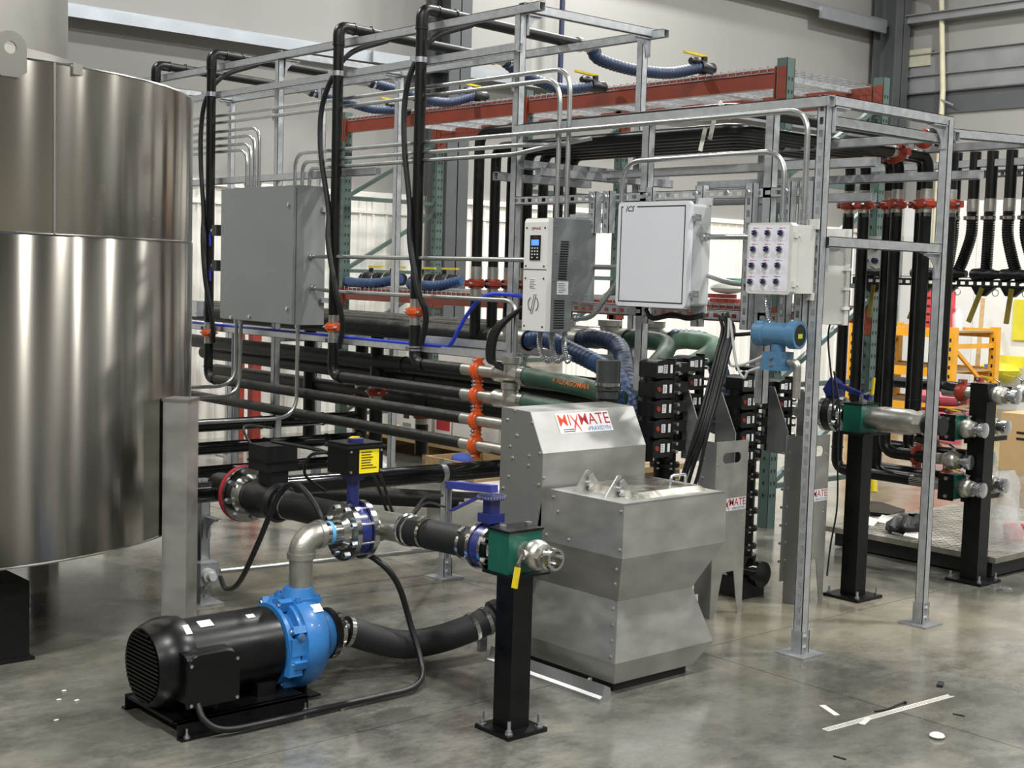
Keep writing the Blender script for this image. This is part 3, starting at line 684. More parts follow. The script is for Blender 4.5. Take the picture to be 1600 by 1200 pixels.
# motor power cable: skid, floor loop, up behind the valve, over the hose to the junction box
one(MB().tube(spl([(2.05, 3.80, .115), (2.06, 3.765, .06), (2.12, 3.74, .025), (2.28, 3.735, .02), (2.48, 3.74, .02), (2.72, 3.74, .02), (2.88, 3.745, .025), (2.97, 3.82, .06), (2.975, 3.90, .2), (2.93, 3.93, .36), (2.86, 3.98, .45), (2.80, 4.15, .50), (2.80, 4.30, .62), (2.81, 4.45, .665), (2.80, 4.55, .60), (2.78, 4.66, .40), (2.79, 4.82, .21), (2.82, 4.98, .145), (2.87, 5.12, .16)], 8), .0115, 10), 'power_cable', cable, 'black power cable looping from the motor across the floor to the junction box', 'cable')
# ================================================================== mixing hopper
hx0, hx1, hy0, hy1, hyb = 3.395, 3.952, 3.24, 3.664, 3.90
hp_ = T('mixing_hopper', 'stainless steel mixing hopper with hinged lid and pinched waist', 'hopper', (3.67, 3.5, 0))
def loft(mb, a, b_):      # a, b = (x0,x1,y0,y1,z) open band between two rectangles
    P = []
    for r_ in (a, b_): P += [(r_[0], r_[2], r_[4]), (r_[1], r_[2], r_[4]), (r_[1], r_[3], r_[4]), (r_[0], r_[3], r_[4])]
    return mb.add(P, [(0, 1, 5, 4), (1, 2, 6, 5), (2, 3, 7, 6), (3, 0, 4, 7)])
R0 = (hx0, hx1, hy0, hyb, .515); R1 = (hx0, hx1, hy0, hyb, .703); RW = (hx0+.07, hx1-.085, hy0+.08, hyb-.05, .338); RL = (hx0+.025, hx1+.002, hy0+.04, hyb+.02, .125); RB = (hx0+.065, hx1-.06, hy0+.08, hyb-.02, .035)
part(loft(MB(), R0, R1), 'upper_box', stain, hp_, ang=5); part(loft(MB(), RW, R0), 'taper', stain, hp_, ang=5); part(loft(MB(), RL, RW), 'lower_flare', stain, hp_, ang=5)
part(loft(MB(), RB, RL).add([(RB[0], RB[2], .035), (RB[0], RB[3], .035), (RB[1], RB[3], .035), (RB[1], RB[2], .035)], [(0, 1, 2, 3)]), 'base_taper', stain, hp_, ang=5)
part(MB().box(RB[0]+.02, RB[1]-.02, RB[2]+.02, RB[3]-.02, 0, .036), 'plinth', black, hp_)
# rear housing: bent sheet with sloping face
q0 = pX(829, 641, hx0); pr_ = [(hy1, .70), (hy1, .838), (q0.y, .985), (hyb, .99), (hyb, .50), (hy1+.0, .50)]
part(MB().prism(pr_, (hx0, 0, 0), Y_, Z_, X_*(hx1-hx0)), 'rear_housing', stain, hp_, ang=5)
part(MB().prism([(a, b_) for a, b_ in [(hy1-.001, .66), (hy1-.001, .838), (q0.y-.002, .987), (hyb+.002, .992), (hyb+.002, .12), (hy1+.1, .12)]], (hx0-.004, 0, 0), Y_, Z_, X_*.004), 'side_panel', pm('stainless_side', '#8d8e8c', .5, .6, .06, 4), hp_, ang=5)
rv = MB()
def rivets(pts):
    for p, n in pts: rv.sphere(p, .0065, 8, 4, (1, 1, 1))
P = []
for px, py in ((793, 655), (805, 641), (808, 680), (797, 697), (832, 660), (827, 712), (801, 715), (795, 744), (844, 708), (826, 727), (842, 757), (786, 762), (850, 747)): P.append((pX(px, py, hx0-.004), X_))
for px, py in ((872, 799), (971, 799), (854, 835), (889, 843), (969, 859), (865, 776)): P.append((pX(px, py, hx0), X_))
for z, k in ((.47, .2), (.41, .6)): P.append((V((hx0+.07*(.515-z)/.177, hy0+.08*(.515-z)/.177+.02, z)), X_))
for k in range(4): z = .31-k*.055; P.append((V((RW[0]+(RL[0]-RW[0])*(.338-z)/.213, RW[2]+(RL[2]-RW[2])*(.338-z)/.213+.022, z)), X_))
P.append((V((RW[0]-.003, RW[3]-.05, .31)), X_))
rivets(P); part(rv, 'rivets', zinc, hp_)
lid = MB(); lid.box(hx0+.012, hx1-.012, hy0+.012, hy1-.03, .700, .708); lo_ = part(lid, 'lid_frame', stain, hp_, ang=5)
l2 = MB(); loft(l2, (hx0+.11, hx1-.05, hy0+.05, hy1-.06, .708), (hx0+.15, hx1-.07, hy0+.075, hy1-.08, .728)); l2.add([(hx0+.15, hy0+.075, .728), (hx1-.07, hy0+.075, .728), (hx1-.07, hy1-.08, .728), (hx0+.15, hy1-.08, .728)], [(0, 1, 2, 3)])
part(l2, 'lid', pm('stainless_wet', '#b9b6ab', .3, .9, .3, 9, rv=.15, bump=.1, bs=20), hp_, ang=5)
for y in (hy0+.14, hy0+.30):
    part(MB().prism([(0, 0), (.10, 0), (.075, .075), (.06, .075)], (hx0+.05, y, .708), X_, Z_, Y_*.006), 'hinge_plate', stain, hp_); part(MB().cyl((hx0+.115, y-.02, .735), (hx0+.115, y+.03, .735), .013, n=12), 'hinge_pin', zinc, hp_)
    part(MB().prism([(0, 0), (.07, 0), (.02, .06), (.0, .05)], (hx0+.11, y-.012, .712), X_, Z_, Y_*.005), 'hinge_plate', stain, hp_)
ha, hbb = pZ(1046, 762, .72), pZ(1071, 759, .72)
part(MB().tube(fil([ha, ha+Z_*.045+(hbb-ha)*.12, hbb+Z_*.045-(hbb-ha)*.02, hbb], .012), .006, 10), 'lid_handle', zinc, hp_)
rb = MB(); rb.prism([(0, 0), (.06, 0), (.05, .045), (.02, .06), (.012, .02), (0, .012)], (hx0-.05, hy0+.035, 0), X_, Z_, Y_*.62); part(rb, 'floor_rail', pm('aluminium', '#a9abaa', .48, .8, .1, 8), hp_, ang=20)
part(MB().box(hx0-.02, hx0-.008, hy0+.12, hy0+.128, .02, .062).cyl((hx0-.03, hy0+.19, .012), (hx0-.03, hy0+.19, .03), .007, n=8), 'rail_latch', zinc, hp_)
part(MB().box(hx0-.055, hx0-.02, hyb+.03, hyb+.05, .03, .19), 'rail_end_stop', zinc, hp_)
def mixmate(par, o, u, v, wd, both=True):
    o, u, v = V(o), V(u), V(v); n = u.cross(v); ht = wd*.29
    s = sticker(par, o, u, v, wd, ht, white, 'logo_sticker', 'white sticker with red and blue lettering'); e = n*.0012
    text(t1 := MB(), 'MI', wd*.235, o+e-u*wd*.365+v*ht*.12, u, v, wd*.0005); part(t1, 'lettering', orp, s)
    text(t2 := MB(), 'MATE', wd*.235, o+e+u*wd*.195+v*ht*.12, u, v, wd*.0005, squash=.98); part(t2, 'lettering', redp, s)
    x = MB()
    for k in (-1, 1):
        c = [(-.07*k, .42), (-.035*k, .2), (0, .02), (.035*k, -.2), (.065*k, -.44)]; w_ = [.006, .014, .02, .016, .006]
        A = [o+e+u*wd*(-.165+a-b_)+v*ht*h for (a, h), b_ in zip(c, w_)]; B = [o+e+u*wd*(-.165+a+b_)+v*ht*h for (a, h), b_ in zip(c, w_)]
        x.add(A+B, [(i, 5+i, 6+i, i+1)[::-1] for i in range(4)])
    part(x, 'crossed_swoosh', redp if not both else orp, s)
    text(t3 := MB(), 'PRAXIDYN', wd*.085, o+e+u*wd*.25-v*ht*.34, u, v, 0., .2); part(t3, 'lettering', bluep, s)
    text(t4 := MB(), 'by', wd*.05, o+e+u*wd*.045-v*ht*.35, u, v); part(t4, 'lettering', redp, s)
    lines(s, o+e-u*wd*.33-v*ht*.36, u, v, wd*.2, 2, ht*.1, ht*.03, black, seed=2)
sl = V((0, q0.y-hy1, .985-.838)).normalized()
sc0 = pY(917, 653, (hy1+q0.y)/2); so = V((sc0.x, hy1, .838))+sl*.112
mixmate(hp_, so+X_.cross(sl)*.001, X_, sl, .285)
# hose stub on top of the housing
hs = T('hose_stub', 'dark clear hose stub clamped upright on the hopper housing', 'hose', pZ(949, 622, .99))
b0 = V(hs['o']); part(MB().tube(fil([b0+Z_*.01, b0-Z_*.12, V((b0.x, hyb+.01, b0.z-.12))], .05), .045, 20), 'lower_bend', blkclean, hs); part(MB().lathe(b0, Z_, [(0, .05), (.03, .05), (.035, .056), (.05, .056), (.052, .05), (.16, .052)], 24), 'stub', pm('smoky_hose', '#3a3e3d', .2), hs); part(clampband(MB(), b0+Z_*.06, Z_, .054, .014, V((-.7, -.7, 0))), 'hose_clamp', staind, hs)

# ================================================================== eductor towers: stainless leg plate + stacked valve actuators
def plate(mb, x0, x1, y, zt, cut=True, th=.004):
    w_ = x1-x0; zc = zt-.075; s0, s1 = x0+w_*.2, x1-w_*.22
    poly = [(x0, 0), (x0+w_*.12, 0), (x0+w_*.34, .2), (x1-w_*.4+.02, .2), (x1-w_*.14, .0), (x1, 0), (x1, zc-.024), (x0, zc-.024)]
    mb.prism(poly, (0, y, 0), X_, Z_, Y_*th)
    mb.box(x0, s0, y, y+th, zc-.024, zc+.024); mb.box(s1, x1, y, y+th, zc-.024, zc+.024); mb.box(x0, x1, y, y+th, zc+.024, zt)
    n = 6
    for sx, d in ((s0, 1), (s1, -1)):     # rounded slot ends
        for k in (-1, 1):
            arc = [(sx+d*(.024-.024*cos(a)), zc+k*.024*sin(a)) for a in [pi/2*i/n for i in range(n+1)]]
            mb.prism([(sx, zc+k*.024)]+arc[::-1], (0, y, 0), X_, Z_, Y_*th)
def actuator(par, c, w_=.125, h=.082, d=.10, seed=0, dial=True):
    x, y, z = c; mb = MB()
    pf = [(-w_/2, -h*.42), (-w_/2+.008, -h/2), (w_/2-.008, -h/2), (w_/2, -h*.42), (w_/2, h*.34), (w_/2-.012, h*.42), (.01, h/2), (-.02, h/2), (-w_/2+.01, h*.42), (-w_/2, h*.34)]
    mb.prism(pf, (x, y, z), X_, Z_, Y_*d); a = part(mb, 'actuator', blkplast, par, ang=25)
    part(MB().box(x-w_/2-.001, x+w_/2+.001, y+d*.25, y+d*.29, z-h/2-.001, z+h*.36), 'cover_seam', black, a)
    u = w_/.125
    if dial: part(MB().cyl((x-.04*u, y+.002, z), (x-.04*u, y-.004, z), .011*u, n=14), 'dial', pm('dial_red', '#8a2f2a', .4), a)
    else: sticker(a, (x-.035*u, y, z), X_, Z_, .03*u, .03*u)
    o = part(MB().box(x-.015*u, x+.009*u, y-.0006, y, z-.018*u, z+.018*u).box(x+.027*u, x+.041*u, y-.0006, y, z-.018*u, z+.018*u), 'label', white, a)
    lines(o, (x-.003*u, y-.0002, z), X_, Z_, .016*u, 4, .008*u, .0025, black, seed=seed)
    return a
def tower(label, plx0, plx1, py, stacks, mx, my, zt=.79):
    t = T('eductor_tower', label, 'manifold', ((plx0+plx1)/2, py, 0))
    mb = MB(); plate(mb, plx0, plx1, py, zt); part(mb, 'leg_plate', stain, t, ang=5)
    part(MB().box(plx0-.004, plx0, py, py+.07, .0, zt).box(plx0-.03, plx0, py+.07, py+.074, .1, zt), 'side_flange', pm('stainless_side', '#8d8e8c', .5, .6), t)
    part(MB().prism([(py+.07, .70), (py+.07, zt+.02), (py+.16, zt+.22), (py+.19, zt+.22), (py+.19, .70)], (plx0-.02, 0, 0), Y_, Z_, X_*.005), 'gusset_plate', pm('stainless_side', '#8d8e8c', .5, .6), t)
    part(MB().prism([(py+.07, .62), (py+.07, zt+.02), (py+.16, zt+.20), (py+.19, zt+.20), (py+.19, .62)], (plx1-.01, 0, 0), Y_, Z_, X_*.005), 'gusset_plate', pm('stainless_side', '#8d8e8c', .5, .6), t)
    bo = MB()
    for k in range(7):
        for dx in (.028, -.02): hexbolt(bo, (plx0-.03+dx, py+.068, .2+k*.085), -Y_, .007, .006)
    hexbolt(bo, (plx0+.012, py, zt-.1), -Y_, .004, .003); hexbolt(bo, (plx1-.012, py, zt-.1), -Y_, .004, .003)
    for z in (.12, .14, .4): hexbolt(bo, (plx1-.025, py, z+.3), -Y_, .004, .003)
    part(bo, 'bolts', zinc, t)
    mixmate(t, (plx0+(plx1-plx0)*.53, py-.0008, zt-.285), X_, Z_, (plx1-plx0)*.9, False)
    part(MB().cyl((mx, my, .18), (mx, my, zt+.28), .05, n=20), 'manifold_column', blkclean, t)
    fl = MB()
    for k in range(11):
        z = .24+k*.085; fl.cyl((mx, my, z-.008), (mx, my, z+.008), .068, n=20)
    part(fl, 'manifold_flange', blkplast, t)
    vb = MB()
    for k in range(11):
        z = .24+k*.085
        for a in range(6): d = V((cos(a*pi/3+.2), sin(a*pi/3+.2), 0))*.058; vb.cyl(V((mx, my, z-.016))+d, V((mx, my, z+.016))+d, .007, n=6)
    part(vb, 'manifold_bolts', zinc, t)
    for (x, y, z0, n, dz, w_) in stacks:
        for k in range(n):
            actuator(t, (x, y, z0-k*dz), w_, .078*w_/.125, .1, seed=k, dial=k > 0)
            part(MB().box(min(x+w_/2, mx), max(x-w_/2, mx) if x > mx else mx, y+.03, y+.085, z0-k*dz-.022, z0-k*dz+.022) if True else None, 'valve_arm', blkplast, t)
            part(MB().cyl((x+w_*.42, y+.02, z0-k*dz-.05), (x+w_*.42, y+.02, z0-k*dz+.045), .022, n=12).cyl((x-w_*.3, y+.06, z0-k*dz-.06), (x-w_*.3, y+.06, z0-k*dz-.03), .03, n=12), 'valve_body', blkclean, t)
            part(MB().cyl((x+w_*.62, y+.03, z0-k*dz+.015), (x+w_*.62, y-.01, z0-k*dz+.015), .008, n=8).cyl((x+w_*.62, y+.03, z0-k*dz-.02), (x+w_*.62, y-.01, z0-k*dz-.02), .008, n=8), 'bolt', zinc, t)
    part(MB().cyl((mx, my, .1), (mx, my, .2), .07, n=20).cyl((mx, my, .12), (mx, my-.12, .12), .05, n=18).cyl((mx, my-.1, .12), (mx, my-.13, .12), .062, n=18), 'outlet_fitting', blkgloss, t)
    part(MB().box(mx-.08, mx+.08, my-.08, my+.08, 0, .1), 'foot', black, t)
    return t
def zrow(x, y, Y): return pY(x, y, Y).z
tower('mixer tower with stainless leg plate and ten black valve actuators, behind the hopper', 4.581, 4.80, 3.822, [(4.35, 3.93, zrow(1035, 577, 3.93), 5, .086, .128), (4.70, 4.06, zrow(1095, 568, 4.06), 5, .086, .11)], 4.53, 4.08)
tower('mixer tower with stainless leg plate standing behind the slotted front post', 5.12, 5.335, 3.765, [(4.93, 3.93, zrow(1162, 600, 3.93), 5, .084, .115), (5.24, 3.96, zrow(1243, 603, 3.96), 4, .084, .105)], 5.07, 4.05)

# ================================================================== pipe support frame
FXF, FXR = 4.45, 5.36
fr = T('pipe_support_frame', 'tall galvanized strut frame carrying the pipe risers and panels', 'frame', (4.9, 7, 0))
ZT = 2.79
def post(par, x, y, z0, z1, op, slots=False, name='post', foot=True):
    o_ = part(strut(MB(), (x, y, z0), (x, y, z1), op, slots), name, galv, par)
    if foot and z0 < .02:
        part(MB().box(x-.07, x+.07, y-.07, y+.07, 0, .008).box(x-.026, x+.026, y-.026, y-.022, .008, .1).box(x-.026, x-.022, y-.026, y+.026, .008, .1).box(x+.022, x+.026, y-.026, y+.026, .008, .1), 'base_plate', galvd, o_)
        part(hexbolt(hexbolt(hexbolt(hexbolt(MB(), (x, y-.026, .035), -Y_, .011, .009), (x, y-.026, .078), -Y_, .011, .009), (x+.026, y, .035), X_, .011, .009), (x+.026, y, .078), X_, .011, .009), 'bolt', zinc, o_)
    return o_
for y in (5.06, 7.285, 9.47): post(fr, FXF, y, 0.01, ZT-.022, Y_)
for y in (5.10, 7.285, 9.47): post(fr, FXR, y, 0.01, ZT-.022, Y_)
post(fr, FXR, 8.2, .01, ZT-.022, Y_)
def rail(par, x, y0, y1, z, op, slots=False, name='rail', mat=None): return part(strut(MB(), (x, y0, z), (x, y1, z), op, slots), name, mat or galv, par)
def cross(par, x0, x1, y, z, op, slots=False, name='cross_beam'): return part(strut(MB(), (x0, y, z), (x1, y, z), op, slots), name, galv, par)
rail(fr, FXF-.005, 4.90, 9.9, ZT, -Z_); rail(fr, FXR, 4.93, 9.6, ZT, -Z_)
rail(fr, FXF-.03, 5.03, 9.6, 2.605, Z_, True)
for y in (5.06, 7.285, 9.47):
    cross(fr, FXF-.02, FXR+.03, y-.025, ZT+.01, -Z_)
    part(bracket(MB(), (FXF+.02, y-.02, ZT-.02), X_, -Z_, .1), 'corner_bracket', zinc, fr); part(bracket(MB(), (FXR-.02, y-.02, ZT-.02), -X_, -Z_, .1), 'corner_bracket', zinc, fr)
rail(fr, FXF-.04, 4.95, 9.6, 1.092, Z_, True); rail(fr, FXF-.02, 6.2, 9.6, 2.05, Z_, True, 'rail')
cross(fr, FXF, FXR, 7.31, 1.06, -Z_); cross(fr, FXF, FXR, 5.1, .56, -Z_)
rail(fr, FXR-.02, 5.0, 9.5, 1.05, Z_, True); rail(fr, FXF+.03, 5.05, 5.8, 1.135, Z_)
# short slotted stub posts in the lower bay
post(fr, 4.40, pX(432, 700, 4.40).y, .01, .63, -X_, True)
post(fr, FXF+.1, 7.95, .01, 1.1, -X_, True)
# ---- low right-hand frame
lf = T('panel_support_frame', 'low galvanized strut frame around the control panels and overhead pipes', 'frame', (4.9, 4.1, 0))
LZ = 2.215
post(lf, FXF, 3.238, .01, LZ+.02, X_, True); post(lf, 5.302, 3.216, .01, LZ, X_)
for px in (1012, 1205): post(lf, FXF, pX(px, 260, FXF).y, 1.0, LZ, Y_, foot=False)
post(lf, FXR, 4.25, .01, LZ, Y_)
rail(lf, FXF-.01, 3.20, 5.05, LZ-.005, -Z_); rail(lf, FXR, 3.2, 5.1, LZ-.06, -Z_)
rail(lf, 4.92, 3.3, 5.2, 2.015, Z_); rail(lf, 5.75, 3.3, 5.0, 2.02, Z_); rail(lf, 5.35, 3.6, 5.05, 1.9, Z_)
cross(lf, FXF+.02, 5.33, 3.225, LZ, -Z_); cross(lf, FXF+.02, 5.33, 3.25, LZ-.075, -Z_); cross(lf, FXF+.02, 5.29, 3.222, pY(1380, 383, 3.222).z, -Z_, name='mid_beam')
cross(lf, FXF, 5.5, 5.02, 2.04, Z_, True); cross(lf, FXF, 5.4, 4.9, 2.0, Z_, True); cross(lf, FXF-.05, 5.05, 5.16, 1.985, -Z_)
for x, u in ((FXF+.02, X_), (5.28, -X_)):
    part(bracket(MB(), (x, 3.22, LZ-.022), u, -Z_, .1), 'corner_bracket', galv, lf)
zm = pY(1380, 383, 3.222).z
part(bracket(MB(), (FXF+.02, 3.222, zm-.021), X_, -Z_, .1), 'corner_bracket', galv, lf); part(bracket(MB(), (5.28, 3.216, zm-.021), -X_, -Z_, .11), 'corner_bracket', galv, lf)
rail(lf, FXF, 3.26, 5.04, 1.862, X_, True); rail(lf, FXF, 3.26, 4.75, 1.352, X_, True)
for y in (4.37, 4.46): part(strut(MB(), (4.41, y, 1.70), (4.41, y, 1.89), X_, True), 'hanger_strut', galv, lf)
for y in (3.36, 3.55, 3.28): part(strut(MB(), (4.41, y, 1.3), (4.41, y, 1.9), X_, True), 'panel_strut', galv, lf)
for y in (3.83, 4.12): part(strut(MB(), (4.425, y, 1.3), (4.425, y, 1.9), X_, True), 'panel_strut', galv, lf)
bo = MB()
for y in (3.28, 3.36, 3.55, 3.66, 3.83, 3.98, 4.12, 4.37, 4.46): hexbolt(bo, (4.385, y, 1.862), -X_, .012, .012)
part(bo, 'bolts', zinc, lf)
# small bolted footed post under the glossy pipe
sp = T('pipe_stand', 'short galvanized strut stand holding the glossy black pipe', 'stand', (4.114, 5.13, 0))
post(sp, 4.114, 5.13, .01, .575, -Y_, False)
cs = T('outlet_stand', 'galvanized strut stand with junction box beside the tank leg', 'stand', (2.9, 5.33, 0))
post(cs, 2.9, 5.33, .01, .56, -X_); part(bracket(MB(), (2.9, 5.30, .40), -Y_, -Z_, .1), 'corner_bracket', galv, cs)
jb = part(MB().box(2.84, 2.93, 5.24, 5.31, .10, .20), 'junction_box', galvd, cs); part(MB().lathe((2.87, 5.24, .15), -Y_, [(0, .03), (.03, .03), (.03, .02), (.06, .018), (.06, .013)], 16), 'cable_gland', ccable, jb)
one(MB().cyl((2.94, 5.25, .155), (4.09, 5.13, .145), .0115, n=12), 'conduit', emt, 'galvanized conduit run low over the floor from junction box to pipe stand', 'conduit')
# ================================================================== riser pipe lines (riser, elbow, header run)
RX, RR = 4.36, .030
ZR = 2.865
HPX = [[(935, 92), (975, 106), (1010, 112), (1050, 114), (1095, 110)], [(815, 116), (850, 130), (880, 139), (925, 134)], [(625, 142), (660, 154), (700, 160), (742, 155)], [(545, 160), (580, 170), (620, 172)]]
rows = [(5.74, 1.012, 'nearest the white drive', 646), (6.512, .886, 'right of the grey cabinet', 518), (7.971, .76, 'left of the grey cabinet', 322), (8.749, .632, 'half hidden behind the tank', 236)]
cup = [pX(642, 487, RX).z, pX(520, 511, RX).z, pX(320, 519, RX).z, 1.0]
endx = [6.85, 7.0, 7.1, 7.15]
for i, (y, zb, where, px) in enumerate(rows):
    t = T('riser_pipe', 'black plastic riser pipe %s, bending over the frame top' % where, 'pipe', (RX, y, zb))
    zc = cup[i]
    part(MB().cyl((RX, y, zc+.07), (RX, y, ZR-.06), RR, n=20), 'riser', blkclean, t)
    part(MB().tube(fil([(RX, y, ZR-.1), (RX, y, ZR), (RX+.1, y, ZR)], .06), RR*1.1, 20), 'elbow', blkclean, t)
    part(MB().tube([(RX+.09, y, ZR), (RX+1.15, y, ZR-.03)], RR, 20), 'top_run', blkpipe, t)
    part(MB().ring((RX, y, ZR-.1), Z_, .03, RR+.006, .006, 20).ring((RX+.1, y, ZR), X_, .03, RR+.006, .006, 20).ring((RX+.22, y, ZR), X_, .03, RR+.004, .006, 20), 'weld_bead', blkplast, t)
    part(MB().cyl((RX, y, zc-.075), (RX, y, zc+.08), RR*.97, n=20), 'steel_nipple', castss, t)
    add_coupling(t, (RX, y, zc), Z_, RR*.97, V((0, 1, 0)))
    zl = zc-.07
    part(MB().tube(fil([(RX, y, zl), (RX, y, zb), (RX, 5.32, zb)], .07), RR, 20), 'header_run', blkpipe, t)
    part(MB().ring((RX, y, zb+.08), Z_, .03, RR+.005, .006, 20).ring((RX, y-.09, zb), Y_, .03, RR+.005, .006, 20), 'weld_bead', blkplast, t)
    part(MB().cyl((RX, 5.33, zb), (RX, 5.02 if i < 2 else 4.72, zb), RR*.98, n=20), 'steel_nipple', castss, t)
    add_coupling(t, (RX, 5.21, zb), Y_, RR*.98, Z_)
    part(MB().ring((RX, y, 2.605), Z_, RR, RR+.004, .028, 20).obox((RX-.055, y, 2.605), X_*.014, Y_*.003, Z_*.013), 'pipe_clamp', zinc, t)
    if i < 3: part(MB().ring((RX, y, 1.092), Z_, RR, RR+.004, .026, 20).obox((RX-.05, y, 1.092), X_*.012, Y_*.003, Z_*.012), 'pipe_clamp', zinc, t)
    # blue hose from the pipe end to a valve lying on the rack deck
    part(MB().cyl((RX+1.13, y, ZR-.03), (RX+1.30, y, ZR-.045), RR*.95, n=18).ring((RX+1.14, y, ZR-.03), X_, .03, RR+.012, .03, 18), 'hose_barb', castss, t)
    bh = T('rack_hose', ['ribbed blue hose from the tallest right pipe down onto the orange rack deck', 'ribbed blue hose looping onto the rack beside the vertical conduits', 'ribbed blue hose sagging to the rack just left of its near orange beam', 'ribbed dark blue hose furthest left reaching the rack'][i], 'hose', (RX+1.3, y, 2.8))
    P = [pY(a, b_, y) for a, b_ in HPX[i]]; P = [V((RX+1.24, y, ZR-.04))]+[V((p.x, y, max(p.z, 2.835) if p.x > 6.55 else p.z)) for p in P]
    ex, ez_, yy = P[-1].x, P[-1].z, y+.12
    part(ribbed(P, .037, .03, .12), 'hose', hoseb2, bh)
    part(clampband(MB(), (RX+1.27, y, ZR-.042), X_, .039, .02, Z_), 'hose_clamp', staind, bh)
    part(MB().lathe((ex-.02, yy-.12, ez_), X_, [(0, .03), (0, .042), (.05, .046), (.08, .035), (.12, .042), (.14, .03)], 20), 'valve_body', blkplast, bh)
    part(MB().cyl((ex+.03, y, ez_+.03), (ex+.03, y, ez_+.068), .02, n=10).lathe((ex-.10, y, ez_+.03), X_, [(0, .02), (.02, .03), (.06, .03), (.08, .02)], 12), 'valve_stem', blkplast, bh); part(MB().bar((ex+.05, y, ez_+.07), (ex-.13, y+.03, ez_+.085), .026, .014), 'valve_handle', yelh, bh)
# bypass cables / hoses strapped beside the risers
for i, (y, o1, lab, top) in enumerate(((5.74, .10, 'black rubber hose strapped beside the riser nearest the white drive', ZR-.1), (6.512, .13, 'black rubber hose bowing out beside the riser right of the grey cabinet', ZR-.1), (7.971, -.09, 'black rubber hose hanging beside the riser left of the grey cabinet', ZR-.1))):
    zz = [1.12, 1.05, 1.0][i]
    one(MB().tube(spl([(RX+.34, y, ZR-.03), (RX+.1, y+.02, ZR-.13), (RX+.0, y+.06, ZR-.28), (RX-.01, y+abs(o1)+.02, 2.4), (RX-.02, y+abs(o1), 2.15), (RX-.03, y+.03, 1.85), (RX-.06, y-.02, 1.65), (RX-.06, y-.06-.04*(i < 2), 1.4), (RX-.02, y-.08-.04*(i < 2), zz+.15), (RX, y-.06, zz)], 8), .0155, 12), 'strapped_hose', rubber, lab, 'hose')
# tees at the header ends and the hoses into the valve towers
for k, (z, lab) in enumerate(((1.012, 'upper green hose with orange print leaving the steel tee'), (.886, 'lower green hose running behind the hopper housing'))):
    t = T('header_tee', ['upper cast steel tee with upright stub beside the hopper top', 'lower cast steel tee tucked beside the hopper top corner'][k], 'fitting', (RX, 4.96, z))
    part(MB().lathe((RX, 5.06, z), -Y_, [(0, .03), (0, .044), (.03, .045), (.04, .039), (.17, .039), (.18, .045), (.21, .044), (.21, .03)], 24).lathe((RX, 4.955, z), Z_, [(0, .04), (.05, .04), (.055, .047), (.085, .047), (.085, .035)], 24), 'tee', castss, t)
    h = T('green_hose', lab, 'hose', (RX, 4.6, z))
    pts = [(RX, 4.86, z), (RX+.0, 4.6, z-.012), (RX, 4.38, z-.03), (RX, 4.2, z-.06)]
    P = spl(pts, 10)
    part(MB().tube(P, .044, 24), 'hose', hoseg, h); part(MB().lathe((RX, 4.87, z), -Y_, [(0, .035), (0, .048), (.035, .048), (.035, .04)], 24, False), 'hose_ferrule', staind, h)
    if k == 0:
        a, b_ = V(pts[1]), V(pts[2]); u = (V(pts[2])-V(pts[0])).normalized(); n = V((-1, 0, .25)).normalized(); n = (n-u*n.dot(u)).normalized(); v_ = n.cross(u); c = pX(888, 598, RX-.056)
        cc = V((RX, c.y, pts[0][2]-.018)); text(tx := MB(), '4 ALFAGOMMA', .036, cc+n*.0452, u, v_, .0003, wrap=.0452); part(tx, 'lettering', hoseprint, h)
# rear header pipes on the frame (along Y) ending in steel tees with coloured hoses
rear = [(4.62, 1.165, 9.4, 5.25), (4.80, 1.175, 9.4, 5.05), (4.98, 1.18, 9.4, 4.9), (5.15, 1.18, 9.4, 4.75)]
names = ['first', 'second', 'third', 'fourth']
hcol = [hoseb, hoseb2, hoseg, hoseg]
hend = [(1000, 575), (1012, 600), (1018, 590), (1060, 575)]
for i, (x, z, ya, yb) in enumerate(rear):
    t = T('header_pipe', 'black horizontal header pipe lying on the frame, %s from the front' % names[i], 'pipe', (x, 7, z))
    part(MB().cyl((x, ya, z), (x, yb+.12, z), .052, n=20), 'pipe', blkpipe, t)
    part(MB().lathe((x, yb+.14, z), -Y_, [(0, .045), (0, .055), (.06, .055), (.07, .05), (.2, .05), (.21, .058), (.27, .058), (.27, .04)], 24).lathe((x, yb, z), Z_, [(0, .05), (.065, .05), (.07, .06), (.1, .06), (.1, .045)], 24), 'steel_tee', castss, t)
    e = pX(*hend[i], 4.55)
    h = T('manifold_hose', ['light blue ribbed hose', 'dark blue ribbed hose', 'green smooth hose', 'pale green smooth hose'][i]+' arching from the header tees down to the valve towers', 'hose', (x, yb-.1, z))
    P = [(x, yb-.12, z), (x, yb-.25, z+.015), (x-.02, yb-.42, z-.02), (4.56+.03*i, 4.42-.04*i, 1.03-.02*i), (4.52+.03*i, 4.30-.03*i, .86)]
    part(ribbed(P, .046, .03, .10, 16) if i < 2 else MB().tube(spl(P, 12), .044, 20), 'hose', hcol[i] if i < 3 else pm('hose_pale_green', '#5f7f68', .55, 0, .15, 12), h)
    part(MB().lathe((x, yb-.10, z), -Y_, [(0, .04), (0, .052), (.03, .052), (.03, .04)], 24, False), 'hose_ferrule', staind, h)
h = T('manifold_hose', 'blue ribbed hose furthest right, arching down beside the white liner wall', 'hose', (5.3, 4.6, 1.2))
part(ribbed([(5.15, 4.62, 1.2), (5.2, 4.45, 1.19), (5.12, 4.3, 1.10), (5.0, 4.15, .95), (4.9, 4.1, .8)], .05, .03, .1, 16), 'hose', hoseb2, h)
